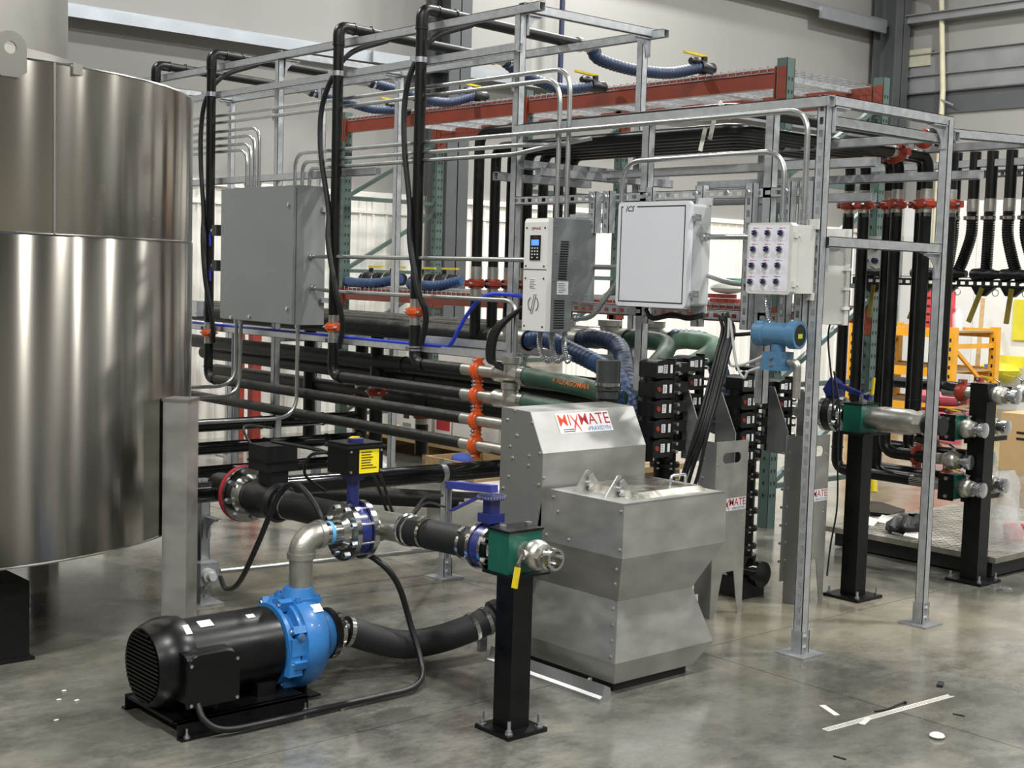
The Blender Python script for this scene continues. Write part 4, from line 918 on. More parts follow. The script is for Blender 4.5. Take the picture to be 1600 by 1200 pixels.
one(MB().tube(spl([(4.62, 4.30, .85), (4.60, 4.24, .98), (4.56, 4.15, 1.06), (4.5, 4.1, 1.06), (4.45, 4.04, 1.05)], 8), .05, 18), 'elbow_fitting', blkgloss, 'glossy black elbow fitting at the head of the valve tower', 'fitting')
one(ribbed([(4.22, 4.12, 1.0), (4.21, 4.08, .8), (4.20, 4.08, .05)], .046, .04, .1, 16), 'stack_hose', hoseb, 'dark blue ribbed hose dropping between the hopper and valve stack', 'hose')
# vertical drops under the headers in the rear
for k, (x, y, z0, z1, zc) in enumerate(((5.1, 7.9, .3, 1.1, .86), (5.15, 7.35, .35, 1.1, .66), (5.2, 6.75, .35, 1.1, .60), (4.95, 6.9, .4, 1.1, .74))):
    t = T('drop_pipe', 'black vertical drop pipe under the rear header, %s from the left' % names[k], 'pipe', (x, y, z0))
    part(MB().cyl((x, y, z0), (x, y, z1), .042, n=18), 'pipe', blkclean, t); part(MB().cyl((x, y, zc-.06), (x, y, zc+.08), .044, n=18), 'steel_nipple', castss, t); add_coupling(t, (x, y, zc), Z_, .043, Y_, redc if k else orange)
for k, z in enumerate((.93, .84, .70)):
    t = T('rear_pipe', ['upper', 'middle', 'lower'][k]+' dusty black pipe running behind the front header rows', 'pipe', (4.95, 7, z)); part(MB().cyl((4.95+.1*k, 9.3, z), (4.95+.1*k, 4.95, z), .048, n=18), 'pipe', blkpipe, t); part(MB().ring((4.95+.1*k, 6.6, z), Y_, .04, .053, .012, 18), 'weld_bead', blkplast, t)
for k, (z, y) in enumerate(((.55, 7.2), (.42, 7.15), (.285, 7.1))):
    t = T('low_pipe', ['topmost', 'middle', 'lowest'][k]+' of three glossy black pipes crossing low beside the tank', 'pipe', (4, y, z)) if False else T('low_pipe', ('topmost', 'middle', 'lowest')[k]+' of three glossy black pipes crossing low beside the tank', 'pipe', (4, y, z))
    part(MB().cyl((2.9, y, z), (5.0, y, z), .038, n=18), 'pipe', blkgloss, t); part(MB().ring((4.3, y, z), X_, .03, .043, .01, 18).ring((4.75, y, z), X_, .03, .043, .01, 18), 'weld_bead', blkplast, t)
t = T('glossy_pipe', 'thick glossy black pipe clamped on the short stand behind the pump', 'pipe', (4, 5.13, .5))
part(MB().cyl((2.75, 5.17, .53), (4.9, 5.09, .52), .045, n=24), 'pipe', blkgloss, t)
part(MB().ring((4.07, 5.12, .522), X_, .045, .050, .03, 28).obox((4.07, 5.12, .58), X_*.012, Y_*.003, Z_*.014), 'pipe_clamp', zinc, t)
one(MB().cyl((5.0, 5.6, .22), (3.4, 7.4, .22), .05, n=18), 'floor_pipe', blkpipe, 'dark pipe slanting along the floor under the frame', 'pipe')
for k, (a, b_) in enumerate((((2.80, 3.95, .80), (4.05, 5.08, .42)), ((2.80, 3.99, .79), (4.08, 5.1, .36)))):
    a, b_ = V(a), V(b_); mid = (a+b_)/2
    one(MB().tube(spl([a+V((.04, .02, .0)), a+V((.15, .12, -.07)), mid+V((-.2, -.2, -.12)), mid+V((.2, .15, -.1)), b_], 8), .006, 8), 'control_cable', cable, ('upper', 'lower')[k]+' thin black cable sagging from the valve actuator to the pipe stand', 'cable')
one(MB().tube(spl([(2.72, 4.07, .84), (2.68, 4.14, .82), (2.70, 4.2, .74), (2.8, 4.22, .67)], 8), .006, 8), 'control_cable', cable, 'thin black cable looping from the yellow labelled actuator to the hose', 'cable')
one(MB().tube(spl([(2.86, 4.7, .80), (2.95, 4.45, .78), (3.0, 4.3, .72), (2.88, 4.15, .70)], 8), .008, 8), 'control_cable', cable, 'black cable between the two valve actuators', 'cable')
one(MB().tube(spl([(2.90, 4.83, .72), (2.87, 4.90, .78), (2.9, 4.98, .83), (3.1, 5.1, .80)], 8), .006, 8), 'control_cable', cable, 'thin black cable rising from the tank outlet actuator', 'cable')
# blue air line and dark cable loops by the drive
one(MB().tube(spl([(4.40, 5.55, 1.11), (4.40, 5.48, 1.13), (4.40, 5.36, 1.28), (4.40, 5.22, 1.385), (4.42, 5.05, 1.40), (4.44, 4.9, 1.38)], 10), .0105, 10), 'air_line', blueair, 'bright blue air line curving up past the white drive', 'hose')
one(MB().cyl((4.395, 8.9, 1.115), (4.395, 5.55, 1.112), .009, n=8), 'air_line', blueair, 'blue air line laid straight along the slotted lower rail', 'hose')
for k in range(4): one(MB().tube(spl([(4.33, 4.72, 1.40), (4.32+.01*k, 4.86+.012*k, 1.33), (4.31, 5.0+.015*k, 1.22), (4.31, 5.03+.014*k, 1.08), (4.33, 4.97+.01*k, 1.035+.008*k)], 8), .011, 8), 'cable_loop', cable, ('outermost', 'third', 'second', 'innermost')[3-k]+' black cable of the bundle looping left of the white drive', 'cable')

# ================================================================== overhead bundle: along Y, turn to X, drop at the right manifold
OZ = 2.165
xsb = [4.575, 4.69, 4.805, 4.92, 5.035, 5.15, 5.25]
dropY = [3.79, 3.87, 3.95, 4.03, 4.13, 4.23, 4.34]
dropX = [6.32, 6.22, 6.30, 6.20, 6.28, 6.20, 6.22]
botz = [.964, .79, .62, .62, .488, .79, .488]
ord_ = ['first', 'second', 'third', 'fourth', 'fifth', 'sixth', 'seventh']
for i in range(7):
    x, yd, xd = xsb[i], dropY[i], dropX[i]
    OZ = 2.235 if i == 0 else 2.165
    t = T('overhead_pipe', 'black overhead pipe bending down at the right valves, %s from the front' % ord_[i], 'pipe', (x, 4.6, OZ))
    part(MB().tube(fil([(x, 5.5, 1.53), (x, 5.5, OZ), (x, yd, OZ), (xd, yd, OZ), (xd, yd, 1.98)], .075), .028, 18), 'upper_run', blkclean, t)
    part(MB().tube(fil([(x, 5.5, 1.42), (x, 5.5, 1.19), (x, 5.5, 1.17)], .02), .029, 18), 'left_drop', blkclean, t)
    part(MB().cyl((x, 5.5, 1.38), (x, 5.5, 1.535), .030, n=18), 'steel_nipple', castss, t); add_coupling(t, (x, 5.5, 1.446), Z_, .030, X_, redc)
    part(MB().cyl((xd-.35, yd, OZ), (xd-.22, yd, OZ), .030, n=18), 'steel_nipple', castss, t); add_coupling(t, (xd-.28, yd, OZ), X_, .030, Y_, redc)
    part(MB().cyl((xd, yd, 1.86), (xd, yd, 2.0), .030, n=18), 'steel_nipple', castss, t); add_coupling(t, (xd, yd, 1.925), Z_, .030, X_ if i % 2 else Y_, redc)
    zb = botz[i]; ye = 3.78
    part(MB().tube(fil([(xd, yd, 1.88), (xd, yd, zb), (xd, ye, zb)], .07), .030, 18) if yd-ye > .12 else MB().tube(fil([(xd, yd, 1.88), (xd, yd, zb+.02), (xd, yd-.1, zb)], .04), .030, 18), 'right_drop', blkclean, t)
    part(MB().ring((xd, yd, zb+.12), Z_, .02, .034, .006, 18), 'weld_bead', blkplast, t)
tagm = MB()
for k, (px, py, r) in enumerate(((1133, 172, .5), (1113, 200, -.3), (1098, 218, -.25))):
    c = pX(px, py, 4.5); u = V((0, -cos(r*1.6), -sin(r*1.6))) if k == 0 else V((.0, .25, -1)).normalized()
    one(MB().bar(c-u*.05, c+u*.05, .002, .022, X_.cross(u)), 'pipe_tag', paper, ('white paper tag', 'upper hanging white paper tag', 'lower hanging white paper tag')[k]+' taped on the overhead pipes', 'tag')

# ================================================================== conduits
def conduit(pts, lab, r=.0115, rad=.09, fit=()):
    t = T('conduit', lab, 'conduit', V(pts[0])); part(MB().tube(fil(pts, rad, 8), r, 12), 'tube', emt, t)
    for p, a in fit: part(MB().lathe(V(p), V(a), [(0, r*1.15), (0, r*1.6), (.018, r*1.6), (.018, r*1.25), (.035, r*1.25), (.035, r)], 12), 'connector', zinc, t)
    for y in (5.06, 7.285):
        z = [p for p in pts]
        if abs(V(pts[0]).z-V(pts[1]).z) < .01 and min(V(pts[0]).y, V(pts[1]).y) < y < max(V(pts[0]).y, V(pts[1]).y): part(MB().ring((V(pts[0]).x, y, V(pts[0]).z), Y_, r, r+.003, .014, 12).box(V(pts[0]).x-.004, V(pts[0]).x+.004, y-.006, y+.006, V(pts[0]).z-.03, V(pts[0]).z-.012), 'conduit_clamp', zinc, t)
    return t
CX = 4.41
ya, yb_ = pX(888, 230, CX).y, pX(873, 230, CX).y
conduit([(CX, 9.6, 2.47), (CX, ya, 2.47), (CX, ya, 1.75)], 'upper of the two long conduits bending down into the white drive', rad=.12)
conduit([(CX, 9.6, 2.425), (CX, yb_, 2.425), (CX, yb_, 1.75)], 'lower of the two long conduits bending down into the white drive', rad=.12)
for k, (py, xe) in enumerate(((204, 405), (215, 398), (226.6, 392), (236, 386))):
    z = pX(360, py, CX).z; y = pX(xe, 255, CX).y
    conduit([(CX, 9.6, z), (CX, y, z), (CX, y, 1.98)], ('topmost', 'second', 'third', 'lowest')[k]+' of four conduits bending down onto the grey cabinet from the left', rad=.1, fit=[((CX, y, 2.03), -Z_)])
yk = pX(1262, 260, CX-.02).y
conduit([(CX-.03, 6.98, 1.98), (CX-.03, 6.98, 2.18), (CX-.03, yk, 2.175), (CX-.03, yk, 1.73)], 'long conduit from the grey cabinet top to the knob panel', rad=.1, fit=[((CX-.03, yk, 1.77), -Z_)])
conduit([(CX-.03, 6.9, 1.98), (CX-.03, 6.9, 2.127), (CX-.03, 4.95, 2.125), (CX+.1, 4.75, 2.13)], 'middle conduit leaving the grey cabinet top to the right', rad=.09)
conduit([(CX-.03, 6.82, 1.98), (CX-.03, 6.82, 2.085), (CX-.03, 4.99, 2.083), (CX-.03, 4.85, 2.10), (CX+.1, 4.6, 2.15)], 'lowest conduit leaving the grey cabinet top, kinking upward by the drive', rad=.09)
conduit([(4.33, 6.72, 1.57), (4.36, 6.6, 1.571), (4.36, 4.62, 1.571)], 'horizontal conduit from the grey cabinet side to the white drive', fit=[((4.33, 6.72, 1.57), -Y_)])
conduit([(4.33, 6.70, 1.39), (4.36, 6.55, 1.372), (4.36, 4.93, 1.372), (4.36, 4.93, 1.05)], 'horizontal conduit low from the cabinet side bending down at the steel tee', rad=.09, fit=[((4.33, 6.70, 1.39), -Y_)])
y0 = pX(970, 350, CX-.03).y; y1 = pX(1224, 310, CX-.03).y
conduit([(4.30, 4.46, 1.31), (4.30, 4.35, 1.31), (4.34, 4.20, 1.52), (CX-.03, y0+.0, 1.64), (CX-.03, y0, 2.015), (CX-.03, y1, 2.02), (CX-.03, y1, 1.73)], 'conduit from the drive side rising left of the ICS panel to the knob panel', rad=.11, fit=[((4.30, 4.46, 1.31), -Y_), ((CX-.03, y1, 1.77), -Z_)])
conduit([(4.36, 3.76, 1.68), (4.36, 3.44, 1.68)], 'short straight conduit between the ICS panel and knob panel', fit=[((4.36, 3.76, 1.68), -Y_)])
conduit([(4.40, 3.76, 1.52), (4.41, 3.65, 1.49), (4.42, 3.5, 1.485)], 'lower bent conduit stub right of the ICS panel', rad=.05)
for k, (px, zz) in enumerate(((369, .75), (376, .69), (465, .62))):
    y = pX(px, 540, 4.3).y; conduit([(4.3, y, 1.18), (4.3, y, zz), (3.2 if k < 2 else 3.4, y, zz)] if k < 2 else [(4.3, y, 1.18), (4.3, y, zz), (3.2, y+.02, zz)], ('left', 'middle', 'right')[k]+' of three conduits dropping from the grey cabinet underside', rad=.14, fit=[((4.3, y, 1.17), -Z_)])
conduit([(4.42, 4.55, 1.545), (4.42, 4.14, 1.545)], 'short conduit between the white drive and ICS panel')
def flex(pts, lab, r=.014): return one(ribbed(pts, r, .01, .22, 12), 'flexible_conduit', zinc, lab, 'conduit')
for k in range(3):
    y = 4.575-.04*k; flex([(4.2+.04*k, y, 1.25), (4.2+.04*k, y+.005, 1.18), (4.22+.03*k, y-.02, 1.11), (4.26+.02*k, y-.05+.02*k, 1.13)], ('left', 'middle', 'right')[k]+' flexible metal conduit loop under the white drive')
flex([(4.36, 3.40, 1.455), (4.36, 3.405, 1.40), (4.35, 3.38, 1.34), (4.36, 3.34, 1.31)], 'flexible metal conduit from knob panel to blue transmitter')

# ================================================================== control panels
cb_ = T('grey_cabinet', 'large grey steel control cabinet on the frame beside the tank', 'cabinet', (4.3, 7.14, 1.17))
part(MB().box(4.235, 4.43, 6.72, 7.565, 1.17, 1.978), 'body', cabg, cb_)
dro = part(MB().box(4.213, 4.231, 6.725, 7.56, 1.175, 1.973), 'door', cabg, cb_)
part(MB().box(4.231, 4.236, 6.735, 7.55, 1.185, 1.963), 'door_gasket', black, cb_)
ms = MB()
for y, z in ((6.775, 1.865), (6.775, 1.265), (7.42, 1.185), (7.2, 1.20)): ms.cyl((4.213, y, z), (4.205, y, z), .011, n=12).box(4.203, 4.207, y-.010, y+.010, z-.002, z+.002)
part(ms, 'door_screw', zinc, dro)
part(MB().box(4.40, 4.45, 6.70, 7.6, 1.3, 1.33).box(4.40, 4.45, 6.70, 7.6, 1.83, 1.86), 'mounting_rail', galv, cb_)
vf = T('motor_drive', 'white fronted variable speed drive with keypad and vented grey side', 'drive', (4.25, 4.53, 1.25))
X0, Y0, Y1, Z0, Z1 = 4.118, 4.458, 4.612, 1.248, 1.757
side = [(X0+.012, Z0+.20), (X0+.012, Z1), (4.42, Z1-.02), (4.42, Z0+.19), (X0+.10, Z0+.19)]
part(MB().prism([(X0+.012, Z1), (4.42, Z1), (4.42, Z0+.135), (X0+.16, Z0+.135), (X0+.16, Z0), (X0+.012, Z0)], (0, Y0, 0), X_, Z_, Y_*(Y1-Y0-.004)), 'housing', vfdg, vf, ang=5)
fc = MB().prism([(Z0, 0), (Z1-.02, 0), (Z1-.006, .006), (Z1, .02), (Z1, .03), (Z0, .03)], (X0-.002, Y0-.002, 0), Z_, X_, Y_*(Y1-Y0+.002)); fco = part(fc, 'front_cover', vfdw, vf, ang=20)
zs = pX(835, 421, X0).z
part(MB().box(X0-.0035, X0, Y0, Y1, zs-.0015, zs+.0015), 'cover_seam', black, fco)
fs_ = MB()
for z in (Z1-.045, zs+.015, zs-.04, Z0+.02):
    for y in (Y0+.016, Y1-.016): hexbolt(fs_, (X0-.002, y, z), -X_, .0045, .003)
part(fs_, 'screw', black, fco)
sy = (Y0+Y1)/2
sticker(fco, (X0-.002, sy, Z1-.05), -Y_, Z_, .062, .026, white, 'brand_sticker'); text(tx := MB(), 'PHASE', .017, (X0-.0036, sy-.008, Z1-.048), -Y_, Z_, .0004, .15); part(tx, 'lettering', redp, fco); part(MB().torus((X0-.0034, sy+.022, Z1-.049), X_, .006, .001, 14, 4), 'brand_mark', black, fco)
kz = pX(839, 387, X0).z; kp = part(MB().box(X0-.006, X0-.002, sy-.034, sy+.034, kz-.056, kz+.056), 'keypad', blkplast, fco)
part(MB().box(X0-.0066, X0-.006, sy-.025, sy+.025, kz+.010, kz+.036), 'screen', pm('blue_screen', '#5b93e6', .3, 0, .03, 5, emit=.6), fco)
kb = MB()
for r in range(4):
    for c in range(3):
        if r == 0 and c == 1: continue
        kb.box(X0-.0075, X0-.006, sy-.022+c*.018, sy-.014+c*.018, kz-.047+r*.014, kz-.041+r*.014)
part(kb, 'keys', vfdw, fco); text(tx := MB(), 'PHASE', .010, (X0-.0068, sy-.004, kz+.045), -Y_, Z_); part(tx, 'lettering', redp, fco)
lz2 = zs-.065; st_ = sticker(fco, (X0-.002, sy+.008, lz2), -Y_, Z_, .055, .05, white, 'rating_label'); lines(fco, (X0-.0026, sy+.008, lz2), -Y_, Z_, .045, 6, .0075, .0018, seed=9)
gz = pX(833, 475, X0).z; lg = MB()
lg.torus((X0-.003, sy+.004, gz), X_, .034, .0024, 14, 4, -1.0, 1.0); lg.torus((X0-.003, sy+.004, gz), X_, .034, .0024, 14, 4, pi-1.0, pi+1.0)
for d in (-.006, .006): lg.bar((X0-.003, sy+.004+d+.012, gz-.045), (X0-.003, sy+.004+d-.012, gz+.045), .003, .001, X_)
part(lg, 'brand_emblem', black, fco)
vs1 = MB()
for k in range(16): z = pY(884, 378+k*3.85, Y0).z; xx = pY(883, 378+k*3.85, Y0).x-.0012*k; vs1.box(xx-.026, xx+.024, Y0-.0015, Y0, z-.0035, z+.0035)
for k in range(12): z = pY(863, 470+k*3.85, Y0).z; vs1.box(X0+.05, X0+.115, Y0-.0015, Y0, z-.003, z+.003)
part(vs1, 'vent_slots', black, vf)
sd = pY(879, 450, Y0); sticker(vf, (sd.x, Y0, sd.z), X_, Z_, .07, .06, white, 'side_label'); lines(vf, (sd.x, Y0-.0006, sd.z), X_, Z_, .055, 6, .008, .002, seed=3)
ss = MB()
for px, py in ((868, 346), (868, 354), (921, 346), (925, 365), (868, 395), (923, 402), (897, 405), (899, 445), (893, 461), (916, 461), (864, 438)): p = pY(px, py, Y0); hexbolt(ss, p, -Y_, .004, .003)
part(ss, 'screw', zinc, vf); part(MB().box(4.395, 4.42, Y0-.004, Y1, Z1-.005, Z1+.03).box(4.30, 4.42, Y0+.01, Y1-.01, Z1-.002, Z1+.012), 'top_bracket', galv, vf)
# ICS panel
ic = T('control_cabinet', 'white fibreglass control panel lettered ICS with black outlined door', 'cabinet', (4.35, 3.96, 1.38))
Xf = 4.262; a0, a1, b0_, b1_ = 3.757, 4.165, 1.378, 1.826
def rrect(y0, y1, z0, z1, r, n=5):
    out = []
    for cy, cz, s in ((y1-r, z1-r, 0), (y0+r, z1-r, 1), (y0+r, z0+r, 2), (y1-r, z0+r, 3)):
        for k in range(n+1): a = pi/2*(s+k/n); out.append((cy+r*cos(a), cz+r*sin(a)))
    return out
dr_ = part(MB().prism(rrect(a0, a1, b0_, b1_, .02), (Xf, 0, 0), Y_, Z_, X_*.03), 'door', icsw, ic)
part(MB().prism(rrect(a0+.012, a1-.012, b0_+.01, b1_-.01, .015), (Xf+.03, 0, 0), Y_, Z_, X_*.125), 'body', icsg, ic)
ol = MB(); e = .005
def fl_(y0, y1, z0, z1): ol.box(Xf-.0006, Xf, min(y0, y1), max(y0, y1), min(z0, z1), max(z0, z1))
i0, i1, j0, j1 = a0+.018, a1-.018, b0_+.018, b1_-.018
fl_(i0, i0+e, j0, j1); fl_(i1-e, i1, j0, j1); fl_(i0, i1, j0, j0+e); fl_(i0, i1-.095, j1-e, j1); fl_(i1-.012, i1, j1-e, j1)
part(ol, 'door_outline', black, dr_)
text(tx := MB(), 'ICS', .034, (Xf-.0008, i1-.05, j1-.012), -Y_, Z_, .0004, .35); part(tx, 'lettering', black, dr_, 'black italic letters ICS')
for z in (1.765, 1.447): lt = part(MB().box(Xf+.025, Xf+.065, a0-.014, a0+.006, z-.022, z+.006), 'latch', zinc, ic); part(MB().box(Xf+.005, Xf+.05, a0-.02, a0-.012, z-.014, z-.002), 'latch_tongue', galvd, lt)
for y0, y1, z in ((a0, a0+.08, b1_-.012), (a0+.01, a0+.09, b0_-.02)): part(MB().box(Xf+.142, Xf+.150, y0, y1, z, z+.032), 'mounting_foot', icsg, ic)
# knob panel
kn = T('knob_panel', 'light grey enclosure with twelve dark blue selector knobs', 'cabinet', (4.35, 3.33, 1.45))
Xk, k0, k1, z0k, z1k = 4.262, 3.225, 3.443, 1.452, 1.731
ch = .012
part(MB().prism([(k0+ch, z0k), (k1-ch, z0k), (k1, z0k+ch), (k1, z1k-ch), (k1-ch, z1k), (k0+ch, z1k), (k0, z1k-ch), (k0, z0k+ch)], (Xk, 0, 0), Y_, Z_, X_*.035), 'cover', knobg, kn)
part(MB().box(Xk+.035, Xk+.155, k0+.006, k1-.006, z0k+.006, z1k-.006), 'body', knobg, kn)
part(MB().box(Xk-.0008, Xk, k0+.016, k1-.010, z0k+.012, z1k-.010), 'face_plate', knobw, kn)
for r in range(4):
    for c in range(3):
        px, py = 1181+c*20.3-r*2.4, 364+r*25.3; p = pX(px, py, Xk-.001)
        ko = part(MB().cyl(p, p-X_*.008, .0125, n=20), 'selector_switch', zinc, kn); part(MB().cyl(p-X_*.006, p-X_*.016, .010, n=16).bar(p-X_*.016+V((0, .009, .006)), p-X_*.016+V((0, -.009, -.006)), .006, .008, X_), 'knob', knobn, ko)
        part(MB().bar(p-X_*.0205+V((0, .009, .006)), p-X_*.0205+V((0, .001, .001)), .002, .001, X_), 'pointer', white, ko)
        part(MB().box(Xk-.0016, Xk-.0008, p.y-.016, p.y+.016, p.z-.03, p.z-.016), 'tag_plate', white, ko)
        part(MB().box(Xk-.0014, Xk-.0008, p.y-.004, p.y+.014, p.z+.018, p.z+.0205), 'print', redp, ko); part(MB().box(Xk-.0014, Xk-.0008, p.y-.014, p.y-.008, p.z+.0175, p.z+.0195), 'print', black, ko)
for z in (1.69, 1.50): part(MB().box(Xk+.01, Xk+.03, k0-.006, k0+.004, z-.018, z+.006).cyl((Xk+.05, k0+.006, z-.01), (Xk+.05, k0-.002, z-.01), .004, n=8), 'latch', knobg, kn)
for z in (1.70, 1.66, 1.60, 1.55, 1.5): part(MB().box(Xk+.008, Xk+.024, k1-.001, k1+.006, z-.012, z+.012), 'hinge', knobg, kn)
part(MB().box(4.41, 4.42, k0-.01, k0+.04, z1k-.02, z1k+.02).box(4.41, 4.42, k0-.0, k0+.04, z0k-.02, z0k+.01), 'mounting_foot', knobg, kn)
# second box seen edge-on behind the post, blue transmitter, cables
bx = T('spare_enclosure', 'light grey enclosure seen edge-on just behind the slotted post', 'cabinet', (4.62, 3.3, 1.33)); c = pY(1300, 420, 3.30)
part(MB().box(c.x-.06, c.x+.075, 3.29, 3.42, 1.335, 1.72), 'body', knobg, bx); part(MB().box(c.x+.075, c.x+.10, 3.28, 3.43, 1.33, 1.725), 'cover', knobg, bx)
rb_ = MB()
for z in (1.40, 1.48, 1.56, 1.68): rb_.box(c.x+.06, c.x+.10, 3.275, 3.29, z-.006, z+.006)
part(rb_, 'hinge', vfdw, bx)
tr = T('pressure_transmitter', 'blue double ended transmitter with round display window under the knob panel', 'instrument', (4.36, 3.30, 1.15))
c = pX(1217, 522, 4.34); ax = V((.12, -.99, 0)).normalized()
part(MB().lathe(c, ax, [(-.10, .03), (-.10, .05), (-.06, .052), (-.055, .046), (.05, .046), (.055, .056), (.095, .056), (.095, .04)], 32), 'housing', txblue, tr)
part(MB().lathe(c, ax, [(.096, .0), (.096, .043)], 24, False), 'display_window', blkgloss, tr)
v_ = ax.cross(Z_); part(MB().obox(c+ax*.0965-Z_*.004, v_*.016, Z_*.009, ax*.0006), 'display', pm('lcd_green', '#a9c22d', .4), tr)
part(MB().cyl(c-Z_*.04, c-Z_*.075, .03, n=16).obox(c-Z_*.105, ax*.045, v_*.045, Z_*.035).obox(c-Z_*.135, ax*.05, v_*.05, Z_*.008), 'sensor_body', txblue, tr)
part(MB().tube(fil([c-Z_*.11+ax*.05, c-Z_*.11+ax*.09, c-Z_*.25+ax*.09], .03), .016, 14), 'impulse_pipe', castss, tr); sticker(tr, c-v_*.0465 if v_.x < 0 else c+V((-.0, 0, .0465)), ax, Z_.cross(ax)*-1, .015, .015)
part(hexbolt(hexbolt(MB(), c-Z_*.09-v_*-.045, v_, .008, .01), c-Z_*.12+v_*.045, v_, .008, .01), 'bolt', zinc, tr)
bp = [pX(1135, 497, 4.40), pX(1140, 520, 4.36), pX(1130, 560, 4.30), pX(1115, 620, 4.25), pX(1098, 680, 4.2), pX(1076, 745, 4.18), pX(1062, 800, 4.16)]
for k in range(6):
    o_ = V((.0, .008*(k % 3), 0)); P = [p+V((0, .011*((k*7) % 5-2), .004*k))+o_ for p in bp]; P[-2] += V((0, .008*(k-3), 0))
    one(MB().tube(spl(P, 8), .008, 8), 'control_cable', cable, ('first', 'second', 'third', 'fourth', 'fifth', 'sixth')[k]+' black cable of the bundle hanging below the ICS panel', 'cable', 'cable bundle below the panel')
P = [pX(1010, 484, 4.38), pX(1020, 497, 4.36), pX(1050, 492, 4.36), pX(1075, 497, 4.36), pX(1100, 492, 4.38)]
one(MB().tube(spl(P, 8), .012, 8), 'control_cable', cable, 'black cable bundle tucked under the ICS panel bottom edge', 'cable')
for k, P in enumerate(([(1139, 497), (1138, 560), (1150, 572), (1185, 560), (1200, 550)], [(1141, 500), (1150, 565), (1162, 590), (1170, 580), (1195, 572), (1212, 562)])):
    one(MB().tube(spl([pX(x, y, 4.33) for x, y in P], 8), .0055, 8), 'signal_cable', ccable, ('upper', 'lower')[k]+' thin grey cable looping into the blue transmitter', 'cable')
one(MB().tube(spl([pX(1138, 520, 4.36), pX(1150, 523, 4.36), pX(1185, 520, 4.36)], 8), .008, 8), 'signal_cable', cable, 'black cable running straight into the blue transmitter', 'cable')
for k, P in enumerate(([(1300, 490), (1294, 530), (1300, 600), (1302, 650)], [(1303, 580), (1312, 640), (1309, 700), (1308, 790), (1298, 850), (1292, 900)])):
    one(MB().tube(spl([pX(x, y, 4.75+.3*k) for x, y in P], 8), .004, 8), 'loose_cable', cable, ('upper', 'long')[k]+' thin black cable hanging right of the slotted post', 'cable')

# small fittings left of the grey cabinet
for k, (py, nm) in enumerate(((360, 'upper'), (415, 'lower'))):
    c = pX(339, py, 4.33); t = T('air_valve', nm+' small black air valve fixed left of the grey cabinet', 'valve', c)
    part(MB().obox(c, X_*.02, Y_*.03, Z_*.035), 'body', blkplast, t); part(MB().cyl(c+Y_*.03, c+Y_*.06, .014, n=12), 'fitting', zinc, t); part(MB().tube(spl([c+Y_*.06, c+V((0, .09, -.03)), c+V((0, .09, -.10))], 6), .006, 8), 'air_tube', blueair, t)
    part(MB().obox(c+V((.05, -.02, 0)), X_*.03, Y_*.012, Z_*.012), 'bracket', galv, t)
c = pX(307, 482, 4.38); t = T('junction_box', 'small square galvanized junction box on the rail beside the tank edge', 'box', c)
part(MB().obox(c, X_*.025, Y_*.05, Z_*.05), 'box_body', galvd, t); part(MB().obox(c-X_*.027, X_*.002, Y_*.052, Z_*.052), 'box_cover', galv, t); part(hexbolt(hexbolt(MB(), c+V((-.029, .03, .03)), -X_, .006, .003), c+V((-.029, -.03, -.03)), -X_, .006, .003), 'screw', zinc, t)
# ================================================================== right-hand valve station
def sq_post(label, x, y, h, w_=.084):
    t = T('valve_post', label, 'post', (x, y, 0)); part(MB().box(x-w_/2, x+w_/2, y-w_/2, y+w_/2, .014, h), 'post', blkpaint, t); part(MB().box(x-.1, x+.1, y-.1, y+.1, 0, .014), 'base_plate', blkpaint, t)
    an = MB()
    for dx, dy in ((-.08, .08), (.08, -.08), (.08, .08), (-.08, -.08)): hexbolt(an, (x+dx, y+dy, .014), Z_, .011, .011, .035)
    part(an, 'anchor_bolt', zinc, t); return t
b2 = V((5.494, 3.705, 0)); sq_post('black square post left of the galvanized corner post', b2.x, b2.y, .79)
b3 = V((6.314, 3.543, 0)); t3 = sq_post('taller black square post carrying stacked valves at right', b3.x, b3.y, 1.02, .095)
mv = T('mixer_inlet_valve', 'flanged navy valve with green block and long steel ball valve on a post', 'valve', (5.49, 3.7, .8))
mz = .872
fc_ = V((5.494, 3.86, mz)); flange_pair(mv, fc_, Y_, .088, .045, 6, staind, .022)
part(MB().ring(fc_, Y_, .05, .085, .04, 32), 'wafer', blkplast, mv); part(MB().cyl((5.494, 3.92, mz), (5.494, 4.15, mz), .045, n=20), 'inlet_pipe', castss, mv)
part(MB().box(5.424, 5.564, 3.66, 3.76, mz-.07, mz+.06), 'clamp_block', greenb, mv); part(MB().box(5.40, 5.60, 3.62, 3.78, mz-.082, mz-.07), 'block_plate', blkpaint, mv); part(MB().box(5.42, 5.568, 3.656, 3.764, mz+.06, mz+.066), 'block_plate', blkpaint, mv)
part(MB().lathe((5.494, 3.66, mz), -Y_, [(0, .04), (0, .05), (.03, .052), (.05, .056), (.08, .06), (.22, .06), (.25, .052), (.26, .05)], 32), 'valve_body', castss, mv)
part(MB().lathe((5.494, 3.40, mz), -Y_, [(0, .058), (.04, .058), (.04, .045)], 8), 'hex_end', castss, mv, ang=20); part(MB().cyl((5.494, 3.36, mz), (5.494, 3.27, mz), .045, n=20), 'dust_plug', blkplast, mv)
part(MB().bar((5.494, 3.40, mz-.07), (5.494, 3.30, mz-.085), .05, .03), 'cam_latch', blkplast, mv)
pv = MB().prism([(-.03, 0), (.04, 0), (.06, .03), (.02, .09), (-.02, .07)], (5.494-.02, 3.86, mz+.085), Y_, Z_, X_*.05); part(pv, 'lever_head', valveb, mv); part(MB().bar((5.494, 3.87, mz+.15), (5.494, 3.66, mz+.09), .03, .02), 'lever', valveb, mv)
